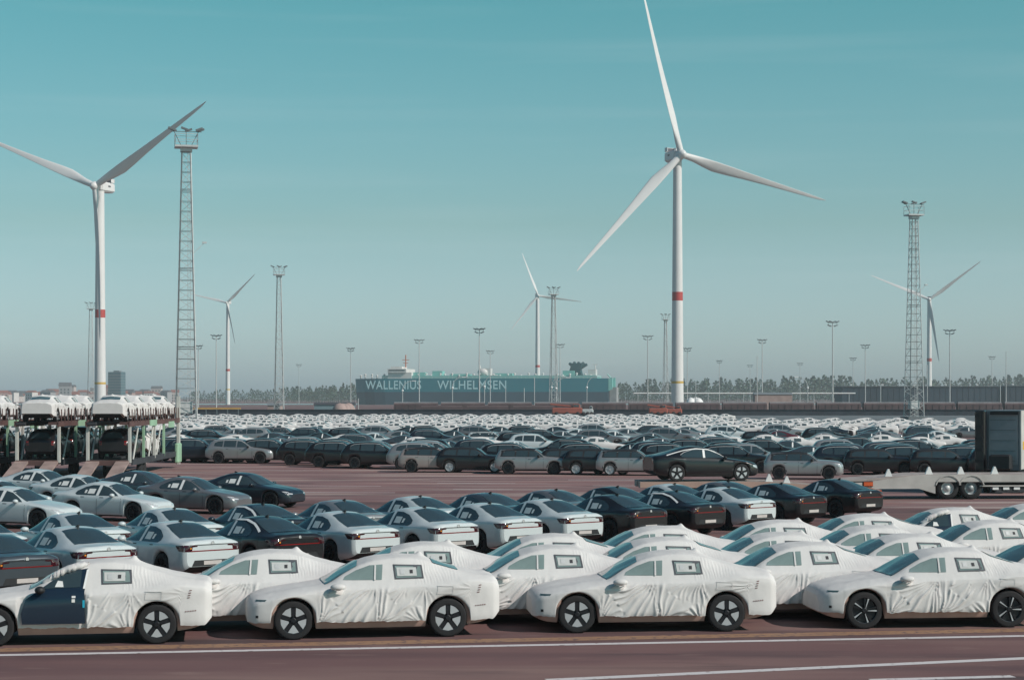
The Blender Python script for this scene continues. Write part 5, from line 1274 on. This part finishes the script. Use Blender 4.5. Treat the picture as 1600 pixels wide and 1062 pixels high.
# ------------------------------------------------------------------ flatbed carriers at right
def chock(p, i, lab):
    mb = MB(); mb.prism([(-.17, 0), (.17, 0), (.03, .34), (-.03, .34)], -.10, .10, 'y'); mb.build('wheel_chock', M_film, loc=p, label=lab, cat='wheel chock', group='white wheel chocks on the trailer decks')
M_flat = mat('pale_grey_truck_steel', (.44, .42, .40), .55, var=.12, scale=1.2); M_deckp = mat('worn_pale_deck', (.36, .31, .29), .7, var=.2, scale=1.2)
M_lampr = mat('orange_red_lamp', (.62, .11, .03), .2, 0, .5, .1)
def flatbed():
    D = 88.; hd = R(4); o = at(1322, D); root = empty('flatbed_trailer', o, hd, 'pale grey flatbed car trailer with two axles and orange red rear lamps', 'trailer')
    zt = 1.15
    mb = MB()   # deck with sloping tail; side profile (x, z)
    mb.prism([(3.4, zt - .10), (3.4, zt), (-.1, zt - .28), (-.1, zt - .36)], 0, 2.5, 'y'); mb.prism([(3.4, zt - .10), (3.4, zt), (13, zt), (13, zt - .10)], 0, 2.5, 'y'); mb.build('deck', M_deckp, root)
    mb = MB(); mb.prism([(1.2, .50), (3.4, .50), (4.15, .12 + .15), (4.15, zt - .02), (3.4, zt - .02), (.2, zt - .42), (.6, .52)], -.06, .06, 'y'); mb.prism([(4.15, zt - .34), (4.15, zt - .02), (13, zt - .02), (13, zt - .34)], -.06, .06, 'y'); mb.build('side_skirt', M_flat, root)
    mb = MB(); mb.box((1.6, 1.25, .60), (2.4, 2.2, .22)); mb.box((8, 1.25, .72), (9, .5, .45)); mb.build('chassis', M_trim, root)
    for i_, x_ in enumerate((4.75, 5.85)):
        for yy, sg in ((.20, -1), (2.3, 1)):
            mb = MB(); mb.lathe([(.30, -.16), (.46, -.17), (.52, -.12), (.52, .12), (.46, .16), (.30, .14)], 26, 'y', (0, 0, 0)); wh = mb.build('wheel', M_tyre, root, True, loc=(x_, yy, .52))
            mb = MB(); mb.lathe([(.30, sg * .14), (.28, sg * .06), (.15, sg * .10), (.12, sg * .16), (.001, sg * .17)] if sg > 0 else [(.001, -.17), (.12, -.16), (.15, -.10), (.28, -.06), (.30, -.14)], 20, 'y'); mb.build('rim', M_galvl if i_ == 0 else M_galv, wh, True)
        mb = MB(); pts = [(x_ + .62 * math.cos(t), .52 + .62 * math.sin(t)) for t in np.linspace(.25, math.pi - .25, 9)]; pts += [(x_ + .57 * math.cos(t), .52 + .57 * math.sin(t)) for t in np.linspace(math.pi - .25, .25, 9)]
        mb.prism(pts, -.10, .34, 'y'); mb.build('mudguard', M_flat, root)
    for x_ in (-.05, .02, 1.15, 1.9):
        pass
    mb = MB(); mb.box((-.22, 1.2, zt - .42), (.14, 2.4, .24)); mb.box((.55, -.09, zt - .42), (1.35, .05, .24)); mb.build('rear_crossbar', M_trim, root)
    for x_, yy in ((-.31, .35), (-.31, 2.05)):
        mb = MB(); mb.box((x_, yy, zt - .42), (.06, .5, .2)); mb.build('rear_lamp', M_lampr, root)
    for x_ in (.1, 1.0):
        mb = MB(); mb.box((x_, -.14, zt - .42), (.42, .05, .18)); mb.build('side_lamp', M_lampr, root)
    mb = MB(); mb.box((.55, -.14, zt - .42), (.32, .05, .13)); mb.build('number_plate', M_plate, root)
    for zz in (.62, .80):
        mb = MB(); mb.box((8.2, .0, zz), (3.9, .05, .06)); mb.build('guard_rail', M_flat, root)
    mb = MB(); mb.box((8.3, .3, .45), (2.6, .5, .28)); mb.build('tool_locker', M_dsteel, root)
    mb = MB(); mb.box((9.9, .05, .66), (1.0, .4, .66), bev=.04); mb.build('white_locker', M_film, root)
    for x_ in (7.0, 7.5, 8.0): mb = MB(); mb.box((x_, .03, .50), (.28, .05, .12)); mb.build('reflector', M_film, root)
    mb = MB(); mb.box((11.4, 0.4, .66), (1.2, .8, .8)); mb.build('coupling', M_dsteel, root)
    for i_, x_ in enumerate((2.1, 4.0, 5.5, 7.1)):
        p = root.matrix_world if False else Matrix.Translation(o) @ Matrix.Rotation(hd, 4, 'Z')
        chock(p @ Vector((x_, .5, zt if x_ > 3.4 else zt - .10)), i_, f'small white wheel chock on the long flatbed deck, {["leftmost", "second from left", "third from left", "rightmost"][i_]}')
flatbed()
def box_truck():
    D = 94.; hd = R(62); o = at(1530, D); s_ = F_PX / D; top = Z(641, D)
    # rear face spans 1530..1590, right side goes off to the right
    root = empty('box_truck', o, R(-24), 'tall box truck body with dark grey shutter and pale yellow marked side', 'truck')
    Wd = 1.95; Ln = 6.
    mb = MB(); mb.box((Wd / 2, Ln / 2, (top + 1.15) / 2), (Wd, Ln, top - 1.15)); mb.build('box_body', mat('dark_box_panel', (.16, .19, .215), .6), root)
    mb = MB(); mb.box((Wd / 2 + .18, -.04, (top + 1.3) / 2), (Wd - .58, .06, top - 1.55)); sh = mb.build('shutter', mat('blue_grey_shutter', (.20, .235, .26), .5, var=.06), root)
    for k in range(5): mb = MB(); mb.box((Wd / 2 + .18, -.072, 1.6 + k * .5), (Wd - .75, .006, .012)); mb.build('shutter_seam', M_trim, sh)
    mb = MB(); mb.box((.12, -.25, (top + 1.1) / 2), (.5, .5, top - 1.1), bev=.06); mb.build('corner_pillar', M_black, root)
    for k in range(5): mb = MB(); mb.box((.08, -.52, 1.6 + k * .55), (.35, .08, .16)); mb.build('hinge_block', M_trim, root)
    mb = MB(); mb.box((Wd / 2 + .25, -.12, top - .12), (Wd - .6, .16, .16)); mb.build('shutter_box', M_trim, root)
    mb = MB(); mb.box((Wd / 2 + .15, -.5, 1.55), (1.05, .6, .75), bev=.08); mb.build('winch', M_trim, root)
    mb = MB(); mb.box((Wd + .04, Ln / 2 - .05, (top + 1.2) / 2), (.07, Ln, top - 1.2)); mb.build('side_panel', M_gw, root)
    mb = MB(); mb.box((Wd + .08, 1.0, 2.35), (.02, 1.2, .4)); mb.build('yellow_mark', mat('yellow_sticker', (.75, .42, .03), .5), root)
    mb = MB(); mb.box((Wd / 2, 3, .85), (Wd - .2, 6, .5)); mb.build('chassis', M_trim, root)
    for yy in (1.2, 4.6):
        for xx in (.15, Wd - .15):
            mb = MB(); mb.lathe([(.001, -.15), (.33, -.15), (.48, -.12), (.48, .12), (.33, .15), (.001, .15)], 18, 'x', (xx, yy, .48)); mb.build('wheel', M_tyre, root, True)
box_truck()
def low_trailer():
    D = 84.; o = at(1000, D); root = empty('flatbed_trailer', o, R(2), 'low pale trailer deck under the black coupe, orange end at right', 'trailer')
    Lx = (1376 - 1000) / F_PX * D; zt = 1.0
    xb = 5.7
    prof = [(0, zt - .26), (0, zt), (xb, zt), (Lx, .62), (Lx, .42), (xb, zt - .26)]
    for yy in (.35, 1.95): mb = MB(); mb.prism([(a, b - .012) for a, b in prof], yy - .37, yy + .37, 'y'); mb.build('wheel_track', M_deckp, root)
    for yy in (-.06, 2.4): mb = MB(); mb.prism(prof, yy - .04, yy + .04, 'y'); mb.build('side_beam', mat('salmon_edge_beam', (.42, .28, .23), .6, var=.15, scale=1), root)
    mb = MB(); mb.box((Lx + .05, 1.15, .52), (.10, 2.5, .2)); mb.build('end_beam', M_lampr, root)
    mb = MB(); mb.box((Lx * .4, 1.15, zt - .47), (Lx * .5, .8, .4)); mb.build('chassis', M_trim, root)
    for x_ in (4.2, 5.4):
        for yy in (.25, 2.1): mb = MB(); mb.lathe([(.001, -.13), (.27, -.13), (.38, -.11), (.38, .11), (.27, .13), (.001, .13)], 18, 'y', (x_, yy, .38)); mb.build('wheel', M_tyre, root, True)
    T = Matrix.Translation(o) @ Matrix.Rotation(R(2), 4, 'Z')
    cg = body_geo(P4, .09, 8, 12); cb = BVHTree.FromPolygons(cg[0], cg[1])
    cs = [(1.55, 1.04), (2.0, 1.29), (2.35, 1.405), (2.9, 1.445), (3.4, 1.385), (3.9, 1.26), (4.3, 1.16)]
    strip = pane('roof_film', M_film, cb, [([(P4.L / 2 - u, z) for u, z in cs] + [(P4.L / 2 - u, z - .035) for u, z in cs[::-1]], 'y', sg) for sg in (1, -1)], .009, .12)
    cp = K_coupe.spawn('coupe_car', T @ Vector((2.85, 1.35, zt + .002)), R(13), 'black coupe with white wedge rims standing raised on the low trailer', 'car', None, paint=M_black)
    put('roof_film', strip, cp)
    for i_, px in enumerate((1205, 1233)): chock(T @ Vector(((px - 1000) / F_PX * D, .4, zt - .02 - .10 * i_)), i_, f'small white wheel chock in front of the silver hatchback, {["left", "right"][i_]} of two')
low_trailer()

# ------------------------------------------------------------------ haze
hz = MB(); x0, x1, y0, y1, z0, z1 = -1500, 1500, -60, 2900, -1, 185
hz.box(((x0 + x1) / 2, (y0 + y1) / 2, (z0 + z1) / 2), (x1 - x0, y1 - y0, z1 - z0))
mh = bpy.data.materials.new('haze'); mh.use_nodes = True; n = mh.node_tree.nodes; n.clear()
o_ = n.new('ShaderNodeOutputMaterial'); v_ = n.new('ShaderNodeVolumePrincipled'); v_.inputs['Density'].default_value = .00013; v_.inputs['Color'].default_value = (.84, .96, 1.0, 1)
v_.inputs['Anisotropy'].default_value = 0.0
mh.node_tree.links.new(v_.outputs[0], o_.inputs['Volume'])
hz.build('haze', mh, kind='stuff')
print('OBJECTS', len(bpy.data.objects))
